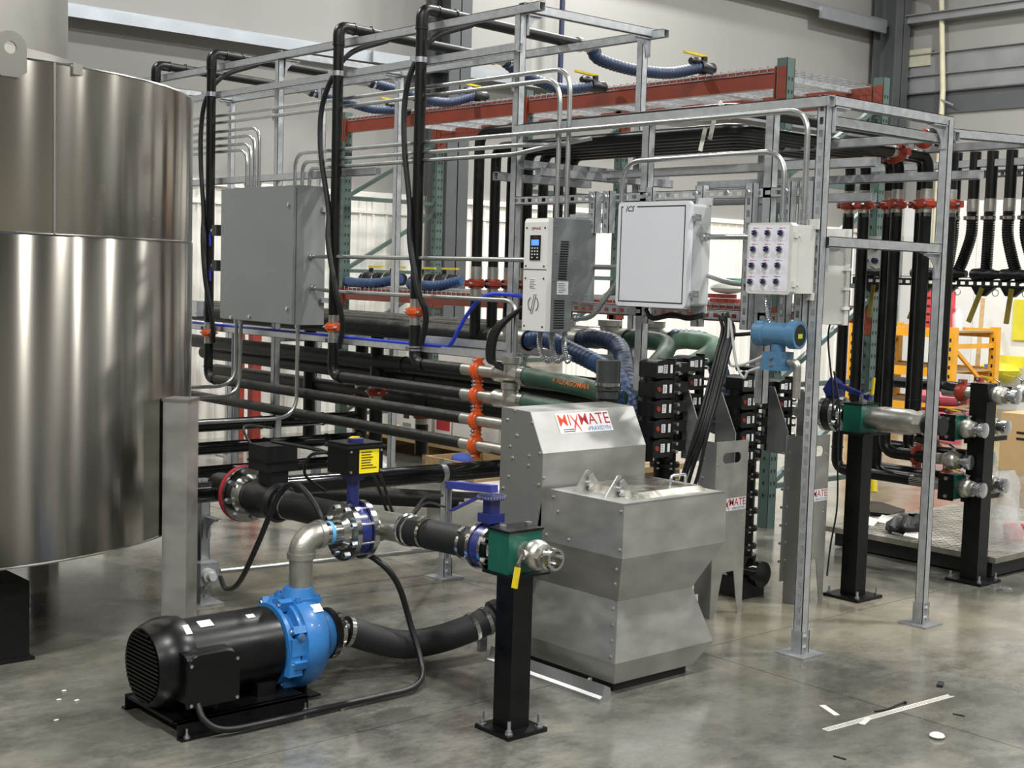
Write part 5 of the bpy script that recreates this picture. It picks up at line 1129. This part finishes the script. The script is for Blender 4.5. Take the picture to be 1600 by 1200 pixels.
part(MB().cyl((5.494, 3.70, mz+.066), (5.494, 3.70, mz+.11), .018, n=12).cyl((5.494, 3.70, mz+.1), (5.494, 3.66, mz+.115), .01, n=8), 'vent_valve', zinc, mv); part(MB().bar((5.5, 3.655, mz+.11), (5.5, 3.65, mz+.19), .014, .008), 'vent_handle', yelh, mv)
rowsv = [(.964, 6.32, 'topmost'), (.79, 6.22, 'second'), (.62, 6.22, 'third'), (.488, 6.22, 'lowest')]
for k, (z, x, nm) in enumerate(rowsv):
    yb0 = [3.62, 3.73, 3.80, 3.72][k]; 
    vl = T('outlet_line', nm+' steel pipe stub with red coupling at the right valve post', 'pipe', (x, yb0, z))
    part(MB().cyl((x, yb0+.15, z), (x, yb0-.1, z), .030, n=20), 'pipe_stub', castss, vl); add_coupling(vl, (x, yb0+.045, z), Y_, .030, Z_, redc)
    if k in (1, 3):
        g_ = part(MB().box(x-.06, x+.075, yb0-.125, yb0-.05, z-.06, z+.062), 'clamp_block', greenb, vl); part(MB().box(x-.066, x-.058, yb0-.13, yb0-.045, z-.066, z+.068), 'block_plate', blkpaint, g_); part(hexbolt(hexbolt(MB(), (x-.066, yb0-.09, z+.045), -X_, .01, .008), (x-.066, yb0-.09, z-.045), -X_, .01, .008), 'bolt', zinc, g_)
    ball_valve('ball_valve', nm+' capped ball valve on the near side of the right valve post', (x, yb0-.12, z), -Y_, .034, Z_+X_*.15, leverdir=V((-.2, .9, .15)), cap=True, tagc=yelh)
    x2 = x+.26
    if k < 4: ball_valve('ball_valve', nm+' capped ball valve on the far side of the right valve post', (x2, yb0-.10, z), -Y_, .034, Z_+X_*.15, leverdir=V((-.2, .9, .15)), cap=True, tagc=yelh)
    v2 = T('outlet_line', nm+' black pipe passing behind the right valve post', 'pipe', (x2, yb0, z)); part(MB().cyl((x2, 4.25, z), (x2, yb0-.1, z), .030, n=18), 'pipe', blkclean, v2); add_coupling(v2, (x2, yb0+.1, z), Y_, .030, Z_, redc)
[part(MB().box(b3.x-.06, b3.x+.30, b3.y+.02, b3.y+.06, z, z+.025), 'shelf_arm', blkpaint, t3) for z in (.71, .41)]
# ---- second frame with camlock rail and corrugated hoses
RXX = 6.9
rf = T('hose_rail_frame', 'galvanized frame at far right with a dark slotted camlock rail', 'frame', (RXX, 3.7, 0))
part(strut(MB(), (5.36, 3.32, 2.18), (7.3, 3.32, 2.26), -Z_), 'cross_beam', galv, rf); part(strut(MB(), (RXX, 2.6, 2.19), (RXX, 4.7, 2.18), Z_, True), 'rail', galv, rf); part(strut(MB(), (RXX+.1, 2.6, 2.14), (RXX+.1, 4.7, 2.13), -X_, True), 'rail', galv, rf)
part(strut(MB(), (6.2, 2.6, 2.2), (6.2, 4.9, 2.2), Z_), 'rail', galvd, rf)
part(strut(MB(), (RXX, 2.6, 1.525), (RXX, 4.75, 1.525), X_, True), 'camlock_rail', pm('dark_rail', '#3a3b3c', .4, .5), rf); part(MB().box(RXX-.03, RXX+.03, 2.6, 4.75, 1.553, 1.558), 'rail_top', galvd, rf)
post(rf, RXX, 2.7, .01, 2.2, Y_); post(rf, RXX, 4.7, .01, 2.2, -X_, True)
hx = [(1494, 1478), (1523, 1492), (1550, 1540), (1580, 1592), (1608, 1625)]
for k, (xa, xb) in enumerate(hx):
    a = pX(xa, 272, RXX); b_ = pX(xb, 432, RXX); nm = ord_[k]
    t = T('corrugated_hose', 'black corrugated hose dropping to the camlock rail, %s from the left' % nm, 'hose', (RXX, a.y, 1.55))
    part(MB().cyl((RXX, a.y, 2.25), (RXX, a.y, 1.98), .031, n=18), 'upper_pipe', blkclean, t); part(MB().cyl((RXX, a.y, 1.99), (RXX, a.y, 1.92), .033, n=18), 'steel_nipple', castss, t); part(clampband(MB(), (RXX, a.y, 1.885), Z_, .034, .018, Y_), 'hose_clamp', staind, t)
    dy = b_.y-a.y
    part(ribbed([(RXX, a.y, 1.93), (RXX, a.y, 1.80), (RXX-.0, a.y+dy*.3, 1.70), (RXX-.0, a.y+dy*.75, 1.60), (RXX, b_.y+dy*.3, 1.545)], .033, .013, .12, 16), 'hose', blkclean, t)
for k, px in enumerate((1365, 1440, 1476, 1534, 1580)):
    c = pX(px, 445, RXX-.02); nm = ord_[k]
    t = T('camlock_valve', 'black camlock valve with olive hanging handle, %s along the rail' % nm, 'valve', (RXX, c.y, 1.5))
    part(MB().lathe((RXX-.02, c.y+.07, 1.575), -Y_, [(0, .02), (.01, .03), (.05, .034), (.08, .022), (.12, .034), (.15, .025), (.2, .02)], 16), 'body', blkplast, t); part(MB().prism([(-.09, 0), (.05, 0), (.02, -.045), (-.03, -.05)], (RXX-.045, c.y, 1.505), Y_, Z_, X_*.03), 'cam', blkplast, t)
    part(MB().bar((RXX-.05, c.y-.02, 1.50), (RXX-.05, c.y+(.03 if k % 2 else -.02)+.02, 1.31), .026, .012, X_), 'handle', olive, t)
    part(MB().torus((RXX-.05, c.y-.10, 1.475), X_, .018, .0022, 16, 6), 'pull_ring', zinc, t)
kp2 = T('knob_panel', 'second knob panel far behind the drop hoses at right', 'cabinet', (7.2, 5, 1.6)); c = pX(1375, 405, 7.2)
part(MB().box(7.2, 7.3, c.y-.16, c.y+.16, c.z-.14, c.z+.14), 'body', knobg, kp2)
for r in range(3):
    for q_ in range(4): part(MB().cyl((7.2, c.y-.11+q_*.07, c.z-.09+r*.08), (7.175, c.y-.11+q_*.07, c.z-.09+r*.08), .018, n=14), 'knob', knobn, kp2)

# ================================================================== pallet rack with wire decks
kx0, kx1, kys = 6.6, 7.6, (5.1, 7.42, 9.72)
rk = T('pallet_rack', 'green and orange pallet rack with wire decks behind the pipe frame', 'rack', (7.1, 7.4, 0))
ume = None
for y in kys:
    for x in (kx0, kx1):
        d = 1 if x == kx0 else -1
        part(MB().box(x-.038, x+.038, y-.04, y-.036, 0, 2.83).box(x-.038, x-.034, y-.04, y+.035, 0, 2.83).box(x+.034, x+.038, y-.04, y+.035, 0, 2.83), 'upright', rackgr, rk)
        hm = MB()
        for k in range(34):
            z = .2+k*.076
            for s in (-.016, .016): hm.prism([(-.007, .01), (.007, .01), (.004, -.012), (-.004, -.012)], (x+s, y-.0405, z), X_, Z_, Y_*-.0012)
            hm.prism([(-.007, .01), (.007, .01), (.004, -.012), (-.004, -.012)], (x-.0385, y, z), Y_, Z_, X_*-.0012)
        part(hm, 'punched_holes', black, rk, kind='stuff')
    for k in range(4):
        z = .25+k*.62; part(MB().bar((kx0, y, z), (kx1, y, z+.55), .035, .03), 'diagonal_brace', rackgr, rk)
        part(MB().bar((kx0, y+.002, z), (kx1, y+.002, z), .03, .03), 'horizontal_brace', rackgr, rk)
def beam(x, y0, y1, zt, h=.115, m_=None):
    o_ = part(MB().box(x-.025, x+.025, y0+.045, y1-.045, zt-h, zt), 'beam', m_ or rackor, rk)
    for yy, s in ((y0+.045, 1), (y1-.045, -1)): part(MB().box(x-.045, x-.02 if x == kx0 else x+.045, yy-.004, yy+.004, zt-h-.07, zt+.005).box(x-.044, x-.038, yy-.05*s-.03, yy-.05*s+.03, zt-h-.07, zt+.005), 'end_connector', rackor, o_)
for (ya_, yb2) in zip(kys, kys[1:]):
    for x in (kx0, kx1):
        beam(x, ya_, yb2, 2.775); beam(x, ya_, yb2, 1.345, .10)
    nd = 2; wdt = (yb2-ya_-.1)/nd
    for j in range(nd):
        y0 = ya_+.05+j*wdt; y1 = y0+wdt-.02
        for zt in (2.78, 1.35):
            wm = MB(); n1 = int((y1-y0)/.058)
            for k in range(n1+1):
                y = y0+(y1-y0)*k/n1; wm.box(kx0-.03, kx1+.03, y-.0028, y+.0028, zt+.004, zt+.0096)
                wm.box(kx0-.034, kx0-.0285, y-.0028, y+.0028, zt-.028, zt+.0096)
            for k in range(13):
                x = kx0+.02+(kx1-kx0-.04)*k/12; wm.box(x-.0028, x+.0028, y0, y1, zt-.0016, zt+.004)
            wm.box(kx0-.034, kx0-.0285, y0, y1, zt-.03, zt-.0245)
            part(wm, 'wire_deck', zinc, rk, kind='stuff')
            for k in range(3):
                y = y0+(y1-y0)*(k+.5)/3; part(MB().box(kx0, kx1, y-.02, y+.02, zt-.035, zt-.003), 'deck_channel', galv, rk)
# things on the second rack level
def rack_valve(lab, c, hose=True):
    c = V(c); t = T('rack_valve', lab, 'valve', c)
    part(MB().lathe(c, Y_, [(0, .03), (.0, .05), (.05, .055), (.06, .04), (.11, .04), (.12, .06), (.2, .06), (.21, .04), (.27, .045), (.3, .03)], 18), 'body', blkplast, t)
    part(MB().lathe(c+Y_*.06, Y_, [(0, .056), (.02, .056)], 18).lathe(c+Y_*.2, Y_, [(0, .062), (.02, .062)], 18), 'clamp_band', staind, t)
    part(MB().cyl(c+Y_*.15+Z_*.05, c+Y_*.15+Z_*.09, .02, n=12), 'stem', blkplast, t); part(MB().bar(c+Y_*.17+Z_*.1, c-Y_*.02+Z_*.1, .03, .016), 'handle', yelh, t)
for k, px in enumerate((585, 618, 665, 700)):
    c = pX(px, 440, 6.75); rack_valve('black valve with yellow handle lying on the middle rack level, %s from the left' % names[k], (6.75, c.y-.1, 1.43))
for k, (xa, xb) in enumerate(((540, 620), (640, 715))):
    a, b_ = pX(xa, 455, 6.62), pX(xb, 450, 6.62); one(ribbed([(6.62, a.y, 1.40), (6.58, (a.y*2+b_.y)/3, 1.39), (6.6, (a.y+b_.y*2)/3, 1.395), (6.66, b_.y, 1.44)], .042, .03, .12), 'rack_hose', hoseb, ('left', 'right')[k]+' blue ribbed hose lying on the middle rack level', 'hose')
c = pX(1137, 473, 6.65)
bs = T('brick_stack', 'stack of small red blocks on the middle rack level right of the ICS panel', 'bricks', (6.7, c.y, 1.36))
bme = MB().box(0, .05, 0, .066, 0, .026).mesh('brick', redbrk)
for r in range(2):
    for q_ in range(3): dup_mesh(bme, 'brick', bs, (6.6, c.y-.1+q_*.07+.03*r, 1.361+r*.028))
one(MB().sphere((6.64, c.y, 1.452), .08, 14, 8, (1, 1.6, .45)), 'rag', paper, 'crumpled white cloth on the small red blocks', 'cloth')
one(MB().box(6.60, 6.68, c.y-.08, c.y+.02, 1.488, 1.515), 'glove_pack', pm('teal', '#49a08c', .6), 'small teal pack lying on the crumpled cloth', 'pack')
# cartons low on the rack
def carton(lab, x0, x1, y0, y1, z0, z1, m_=None, prints=()):
    t = T('carton', lab, 'box', ((x0+x1)/2, (y0+y1)/2, z0)); part(MB().box(x0, x1, y0, y1, z0, z1), 'carton_body', m_ or paper, t)
    for (u0, u1, w0, w1, mm) in prints: part(MB().box(x0-.001, x0, y0+(y1-y0)*u0, y0+(y1-y0)*u1, z0+(z1-z0)*w0, z0+(z1-z0)*w1), 'print', mm, t)
    part(MB().box(x0+(x1-x0)*.48, x0+(x1-x0)*.52, y0, y1, z1, z1+.001), 'tape', card, t)
CXB = 6.62
def yz(px, py): p = pX(px, py, CXB); return p.y, p.z
grn = pm('carton_green', '#3f6b55', .6)
pal = T('low_shelf', 'low timber shelf under the white cartons on the rack', 'shelf', (7, 8.2, 0)); part(MB().box(CXB-.05, 7.5, 6.5, 9.5, .12, .16), 'shelf_board', wood, pal)
for y in (6.6, 7.6, 8.5, 9.4): part(MB().box(CXB-.03, 7.45, y-.04, y+.04, 0, .12), 'bearer', wood, pal)
carton('white carton printed with two dark flow meters behind the header rows', CXB, 7.2, yz(675, 640)[0], yz(625, 640)[0], .162, .56, None, ((.62, .95, .62, .86, grn), (.70, .88, .35, .6, black), (.1, .42, .62, .86, vfdg), (.18, .36, .35, .6, black), (.64, .9, .18, .26, cabg), (.1, .38, .18, .26, cabg)))
carton('white carton with green panel and red stripe behind the header rows', CXB, 7.2, yz(706, 640)[0], yz(680, 640)[0], .162, .62, None, ((.1, .9, .45, .85, grn), (.1, .9, .2, .38, redp)))
carton('plain white carton with small print beside the orange couplings', CXB, 7.2, yz(780, 640)[0], yz(708, 640)[0], .162, .58, None, ((.4, .95, .55, .6, cabg), (.4, .95, .65, .7, cabg), (.5, .95, .75, .8, cabg)))
carton('white carton with red band stacked above the others', CXB, 7.2, yz(790, 600)[0], yz(684, 600)[0], .63, .92, None, ((.55, .95, .1, .2, redp), (.05, .4, .1, .2, redp)))
zc = pX(860, 622, CXB).z; carton('brown and yellow long carton seen above the hopper housing', CXB, 7.2, yz(905, 625)[0], yz(820, 615)[0], zc-.05, zc+.06, card, ((.66, 1.0, .0, 1., yellow),)); carton('white carton under the long brown carton', CXB+.02, 7.2, yz(905, 625)[0], yz(820, 615)[0], .162, zc-.051)
# floor crate
cr = T('wooden_crate', 'low open wooden crate on a white board behind the pipes', 'crate', (6.2, 7.6, 0)); c0, c1 = pX(668, 716, 6.0), pX(745, 700, 6.0)
part(MB().box(5.98, 6.0, c1.y, c0.y, .06, .17), 'side_board', wood, cr); part(MB().box(6.0, 6.5, c0.y-.02, c0.y, .06, .17), 'side_board', wood, cr); part(MB().box(6.5, 6.52, c1.y, c0.y+.2, .06, .20), 'side_board', wood, cr); part(MB().box(5.98, 6.52, c1.y, c0.y, .045, .06), 'bottom_board', wood, cr)
one(MB().box(5.85, 6.7, c1.y-.3, c0.y+.25, .0, .044), 'white_board', paper, 'white board lying on the floor under the wooden crate', 'board')
one(MB().sphere((6.2, c0.y-.15, .13), .08, 12, 8, (1, 1.2, .8)), 'blue_rag', pm('blue_cloth', '#3850a0', .7), 'blue cloth bundle inside the wooden crate', 'cloth')
one(MB().sphere((5.6, 8.0, .1), .22, 18, 9, (1, 1.6, .45)), 'plastic_wrap', bagm, 'crumpled clear plastic wrap on the floor behind the pipes', 'plastic')
one(MB().box(4.75, 5.25, 5.35, 6.1, .0, .22).box(4.77, 5.23, 5.37, 6.08, .22, .24), 'white_crate', paper, 'dirty white crate on the floor behind the blue lever valve', 'crate')
c = pX(405, 560, 9.0)
for k, px in enumerate((372, 398)):
    p = pY(px, 570, 9.9); one(MB().box(p.x-.04, p.x+.04, 9.86, 9.94, 0, 1.35).box(p.x-.07, p.x+.07, 9.83, 9.97, 0, .01), 'red_post', pm('red_paint', '#9c3a2c', .5), ('left', 'right')[k]+' red steel post near the back wall under the grey cabinet', 'post')

# ================================================================== far right: yellow shelving, tools, eyewash
SXF, SXB = 13.4, 14.3
ys_ = T('yellow_shelving', 'yellow steel shelving against the far right wall', 'shelf', (13.9, 8.6, 0))
sy0, sy1 = pX(1487, 560, SXF).y, pX(1333, 560, SXF).y
for y in (sy0, sy1):
    for x in (SXF, SXB):
        part(MB().box(x-.045, x+.045, y-.045, y+.045, 0, 1.06), 'upright', yelsh, ys_)
        hm = MB()
        for k in range(9): hm.box(x-.046, x-.045, y-.012, y+.012, .1+k*.1, .14+k*.1)
        part(hm, 'punched_slots', black, ys_, kind='stuff')
    for z in (.3, .85): part(MB().box(SXF, SXB, y-.02, y+.02, z-.025, z+.025), 'end_strut', yelsh, ys_)
    part(MB().bar((SXF, y, .85), (SXB, y, .3), .03, .04), 'end_brace', yelsh, ys_)
for z in (1.0, .56, .16):
    for x in (SXF-.02, SXB+.02): part(MB().box(x-.02, x+.02, sy0, sy1, z-.06, z+.04), 'shelf_beam', yelsh, ys_)
    part(MB().box(SXF, SXB, sy0, sy1, z, z+.02), 'shelf_board', card if z < .9 else wood, ys_)
rt = T('red_crate', 'red plastic crate standing on the yellow shelving', 'crate', (13.7, 8.4, 1.04)); p = pX(1449, 495, 13.5)
part(MB().box(13.45, 13.8, p.y-.16, p.y+.16, 1.042, 1.45), 'crate_body', redtote, rt)
for r in range(4): part(MB().box(13.447, 13.45, p.y-.06, p.y+.06, 1.09+r*.09, 1.115+r*.09), 'crate_slot', black, rt)
for k, px in enumerate((1372, 1384)):
    p = pX(px, 495, 13.6); one(MB().box(13.55, 13.75, p.y-.06, p.y+.06, 1.02, 1.27).box(13.56, 13.74, p.y-.05, p.y+.05, 1.27, 1.30), 'can_box', (paper, grn)[k], ('white', 'green')[k]+' small can box on top of the yellow shelving', 'box')
for k, px in enumerate((1475, 1487, 1496)):
    p = pX(px, 500, 13.8); one(MB().lathe((13.8, p.y, 1.02), Z_, [(0, .05), (0, .06), (.17, .06), (.21, .03), (.24, .03), (.24, .0)], 14), 'bottle', vfdw, ('left', 'middle', 'right')[k]+' white bottle on the end of the yellow shelving', 'bottle')
p = pX(1530, 560, 15.0); one(MB().bar((14.2, pX(1522, 640, 14.2).y, .3), (15.3, pX(1534, 500, 15.3).y, 1.35), .05, .07), 'timber_plank', wood, 'pale timber plank leaning on the right wall beside the shelving', 'plank')
EWX = 15.42; c = pX(1560, 580, EWX); ew = T('eyewash_station', 'yellow plastic eyewash bowl hung on the right wall', 'eyewash', c)
part(MB().lathe(c-Z_*.16, Z_, [(0, .05), (.04, .16), (.12, .26), (.16, .28), (.16, .26), (.1, .2)], 24, False), 'bowl', yelew, ew); part(MB().sphere(c+Z_*.02, .25, 20, 8, (1, 1, .35)), 'cover', yelew, ew)
part(MB().box(c.x+.12, c.x+.16, c.y-.26, c.y+.12, c.z+.05, c.z+.19), 'sign_plate', yelew, ew); part(MB().obox(c+V((-.24, .02, .02)), V((.005, 0, .02)), Y_*.05, V((.02, 0, .05))), 'label', bluep, ew); part(MB().box(c.x+.1, WX-.014, c.y-.04, c.y+.04, c.z-.12, c.z-.04), 'wall_bracket', yelew, ew)
p = pZ(1468, 690, 0); one(MB().lathe((p.x, p.y, 0), Z_, [(0, .2), (.28, .25), (.28, .27), (.31, .27), (.31, .24), (.05, .19)], 24, False), 'pink_bucket', pinkm, 'pink plastic bucket on the floor before the yellow shelving', 'bucket')
one(MB().sphere((p.x+.05, p.y, .45), .24, 16, 8, (1, 1.2, .45)), 'pink_bag', pinkm, 'pink plastic sack lying on the pink bucket', 'sack')
p = pZ(1590, 735, 0); cbx = T('cardboard_box', 'cardboard carton with small print on the floor at right edge', 'box', (p.x, p.y, 0)); part(MB().box(p.x-.1, p.x+.6, p.y-.7, p.y+.12, 0, .48), 'carton_body', card, cbx); lines(cbx, (p.x-.1015, p.y-.15, .30), -Y_, Z_, .25, 2, .05, .02, seed=5)
p = pX(1476, 90, WX-.12)
cp = T('cream_pipe', 'thin cream coloured pipe running up the right wall', 'pipe', (WX-.12, p.y, 2.5)); part(MB().tube([(WX-.12, pX(1470, 330, WX).y, 1.2), (WX-.12, p.y, 4.0), (WX-.12, pX(1478, 15, WX).y, 5.2), (WX-.12, pX(1440, -2, WX).y, 5.35)], .035, 10), 'pipe', pm('cream_paint', '#c9c4a8', .5), cp)
part(MB().bar((WX-.15, p.y, 3.88), (WX-.15, pX(1500, 160, WX).y, 3.80), .02, .02), 'bracket', zinc, cp)
p = pY(877, 60, WY-.25); one(MB().cyl((p.x, WY-.25, 2.5), (p.x, WY-.25, 7.9), .028, n=10), 'blue_drop_pipe', pm('blue_pipe', '#1d2547', .5), 'thin dark blue pipe running up the back wall', 'pipe')
p = pX(1423, 92, WX-.07); one(MB().box(WX-.09, WX-.06, p.y-.3, p.y+.3, p.z-.11, p.z+.11), 'notice_plate', pm('faded_paper', '#a9a893', .7), 'faded paper notice on the right wall girt', 'sign')
p = pY(1352, 36, WY-.22); one(MB().box(p.x-.95, p.x+.45, WY-.24, WY-.2, p.z-.07, p.z+.07), 'splice_plate', wallbl, 'pale steel splice plate on the upper back wall girt', 'plate')
p = pY(612, 93, WY-.22); one(MB().box(p.x-.22, p.x+.7, WY-.24, WY-.21, p.z-.05, p.z+.05), 'splice_plate', wallbl, 'pale steel splice plate on the lower back wall girt', 'plate')
p = pX(1597, 500, WX-.05); one(MB().box(WX-.05, WX-.02, p.y-.35, p.y+.12, p.z-.25, p.z+.25), 'yellow_sign', yelew, 'yellow sign on the right wall at the picture edge', 'sign')
# ---- floor scale, shovel, bag, litter
A, B, C_, D = pZ(1556, 872, .12), pZ(1600, 850, .12), pZ(1290, 850, .12), pZ(1440, 783, .12)
fs0 = T('floor_scale', 'low steel tread plate platform scale behind the valve posts', 'scale', (6.9, 4.2, 0))
x0, x1, y0, y1 = A.x, A.x+1.6, A.y, A.y+1.05
part(MB().box(x0, x1, y0, y1, .09, .12), 'deck_frame', treadm, fs0); part(MB().box(x0+.04, x1-.04, y0+.04, y1-.04, .01, .09), 'underframe', black, fs0)
for x, y in ((x0+.1, y0+.1), (x1-.1, y0+.1), (x0+.1, y1-.1), (x1-.1, y1-.1)): part(MB().cyl((x, y, 0), (x, y, .01), .04, n=12), 'foot', blkplast, fs0)
tm_ = MB(); nx, ny = 32, 22
for i in range(nx):
    for j in range(ny):
        cx, cy = x0+.03+i*(x1-x0-.06)/nx, y0+.03+j*(y1-y0-.06)/ny; d = V((1, 1, 0)).normalized() if (i+j) % 2 else V((1, -1, 0)).normalized()
        tm_.obox((cx, cy, .1208), d*.016, d.cross(Z_)*.004, Z_*.0012)
part(tm_, 'tread_pattern', treadm, fs0, kind='stuff')
p = pZ(1418, 832, .12); rg = MB().sphere(p+Z_*.035, .14, 20, 9, (1, .8, .4)); rnd = random.Random(3)
for v_ in rg.v: v_.z = max(.121, v_.z+rnd.uniform(-.02, .025)); v_.x += rnd.uniform(-.015, .015)
one(rg, 'black_rag', black, 'crumpled black rag on the floor scale', 'cloth')
for k, (px, py) in enumerate(((1410, 833), (1428, 838), (1357, 818), (1385, 816))):
    p = pZ(px, py, .123); one(MB().obox(p+Z_*.012, V((.06, .02, .01)), V((-.015, .04, .006)), Z_*.004), 'paper_scrap', paper, ('white paper scrap before the black rag', 'white paper scrap right of the black rag', 'white folded card at the left of the floor scale', 'narrow white paper strip on the floor scale')[k], 'paper')
p = pZ(1555, 855, .12); bgm = MB(); n, k_ = 18, 9
for i in range(k_+1):
    t_ = i/k_; r_ = .17*(1-.55*t_**2)*(1+.0); 
    for j in range(n):
        a = 2*pi*j/n; rr = r_*(1+.16*sin(3*a+4*t_)+.1*random.uniform(-1, 1)); bgm.v.append(V((p.x+rr*cos(a), p.y+rr*sin(a)*.8, .122+.42*t_)))
for i in range(k_):
    for j in range(n): a, b_ = i*n+j, i*n+(j+1) % n; bgm.f.append((a, b_, b_+n, a+n))
one(bgm, 'plastic_bag', bagm, 'crumpled clear plastic bag standing on the floor scale', 'bag', ang=180)
p = pZ(1583, 842, .12); one(MB().lathe((p.x, p.y, .121), Z_, [(0, .05), (.08, .06), (.08, .052), (.01, .045)], 16), 'red_cap', redtote, 'red plastic cap on the floor scale by the bag', 'cup')  # loose red plastic cap, open side up on the scale deck
sh = T('shovel', 'black shovel leaning with its blade on the floor beside the post', 'shovel', pZ(1370, 792, 0)); p0, p1 = pZ(1365, 778, .05), pX(1355, 560, 8.1)
part(MB().cyl(p0+Z_*.05, V((p0.x+.25, p0.y+.25, 1.0)), .018, n=10), 'handle', blkplast, sh); part(MB().cyl(p0+Z_*.04, p0+Z_*.12+V((.02, .02, 0)), .024, n=10), 'ferrule', yelh, sh)
BL = [pZ(*q_, .02) for q_ in ((1352, 783), (1376, 785), (1414, 797), (1392, 804), (1360, 801))]; part(MB().prism([(b_.x-BL[0].x, b_.y-BL[0].y) for b_ in BL], (BL[0].x, BL[0].y, .004), X_, Y_, Z_*.02), 'blade', blkplast, sh)
p = pZ(1412, 863, .0); one(MB().lathe(p+Z_*.03, V((.5, -.8, 0)), [(-.045, .03), (.045, .03), (.045, .026), (-.03, .026), (-.03, 0)], 18, True), 'pipe_cap', castss, 'small steel pipe cap lying on the wet floor by the scale', 'cup')  # loose steel pipe cap tipped on its side
# litter on the near floor
a, b_ = pZ(1290, 1141), pZ(1486, 1087); d = (b_-a); L_ = d.length; d.normalize(); s = d.cross(Z_); tp = T('paper_strip', 'narrow ladder patterned paper strip lying on the wet floor', 'strip', a)
part(MB().bar(a+s*.012+Z_*.0012, b_+s*.012+Z_*.0012, .004, .001).bar(a-s*.012+Z_*.0012, b_-s*.012+Z_*.0012, .004, .001), 'edge', paper, tp)
rg = MB()
for k in range(60): q_ = a+d*(L_*k/60)+Z_*.0012; rg.bar(q_-s*.012, q_+s*.012, .005, .001)
part(rg, 'rungs', paper, tp)
one(MB().tube(spl([pZ(1367, 1113)+Z_*.004, pZ(1385, 1110)+Z_*.004, pZ(1402, 1104)+Z_*.006, pZ(1413, 1100)+Z_*.006]), .0035, 8).obox(pZ(1414, 1100)+Z_*.006, X_*.005, Y_*.005, Z_*.004), 'cable_tie', cable, 'black cable tie lying across the paper strip', 'tie')
def scrap(px, py, w_, h, m_, lab, cat, rot=0., th=.004, z=.0):
    c = pZ(px, py); d = V((cos(rot), sin(rot), 0)); one(MB().obox(c+Z_*(th/2+.0005), d*w_/2, d.cross(Z_)*h/2, Z_*th/2), 'scrap', m_, lab, cat)
scrap(1296, 1110, .11, .022, paper, 'faded paper strip left of the ladder strip', 'paper', 1.1, .0012); scrap(1352, 1127, .08, .02, paper, 'faded paper patch beside the ladder strip', 'paper', .3, .0012)
c = pZ(1464, 1153); one(MB().sphere(c+Z_*.008, .026, 10, 6, (1, 1, .4)), 'stone_chip', paper, 'white stone chip on the near wet floor', 'stone')
c = pZ(1469, 1073); one(MB().obox(c+Z_*.008, V((.012, .004, .004)), V((-.004, .01, 0)), Z_*.006), 'plastic_chip', black, 'small black plastic chip on the wet floor', 'chip')
scrap(540, 1106, .06, .02, paper, 'small white card in front of the pump skid', 'card', .2, .005)
scrap(1498, 1118, .04, .003, black, 'thin black sliver on the wet floor at right', 'sliver', 1.9); scrap(1312, 1185, .045, .003, black, 'thin black sliver at the bottom of the picture', 'sliver', 1.7)
for k, (px, py) in enumerate(((1556, 916), (1573, 921))): c = pZ(px, py); one(MB().ring(c+Z_*.003, Z_, .012, .026, .005, 18), 'washer', zinc, ('left', 'right')[k]+' steel washer on the floor beside the valve post plate', 'washer')
for k, (px, py) in enumerate(((100, 1080), (120, 1095), (92, 1094), (88, 1126))): c = pZ(px, py); one(MB().sphere(c+Z_*.002, .006, 8, 4, (1.6, 1, .5)), 'chip', paper, ('first', 'second', 'third', 'fourth')[k]+' pale concrete chip left of the motor', 'chip', 'pale concrete chips left of the motor')
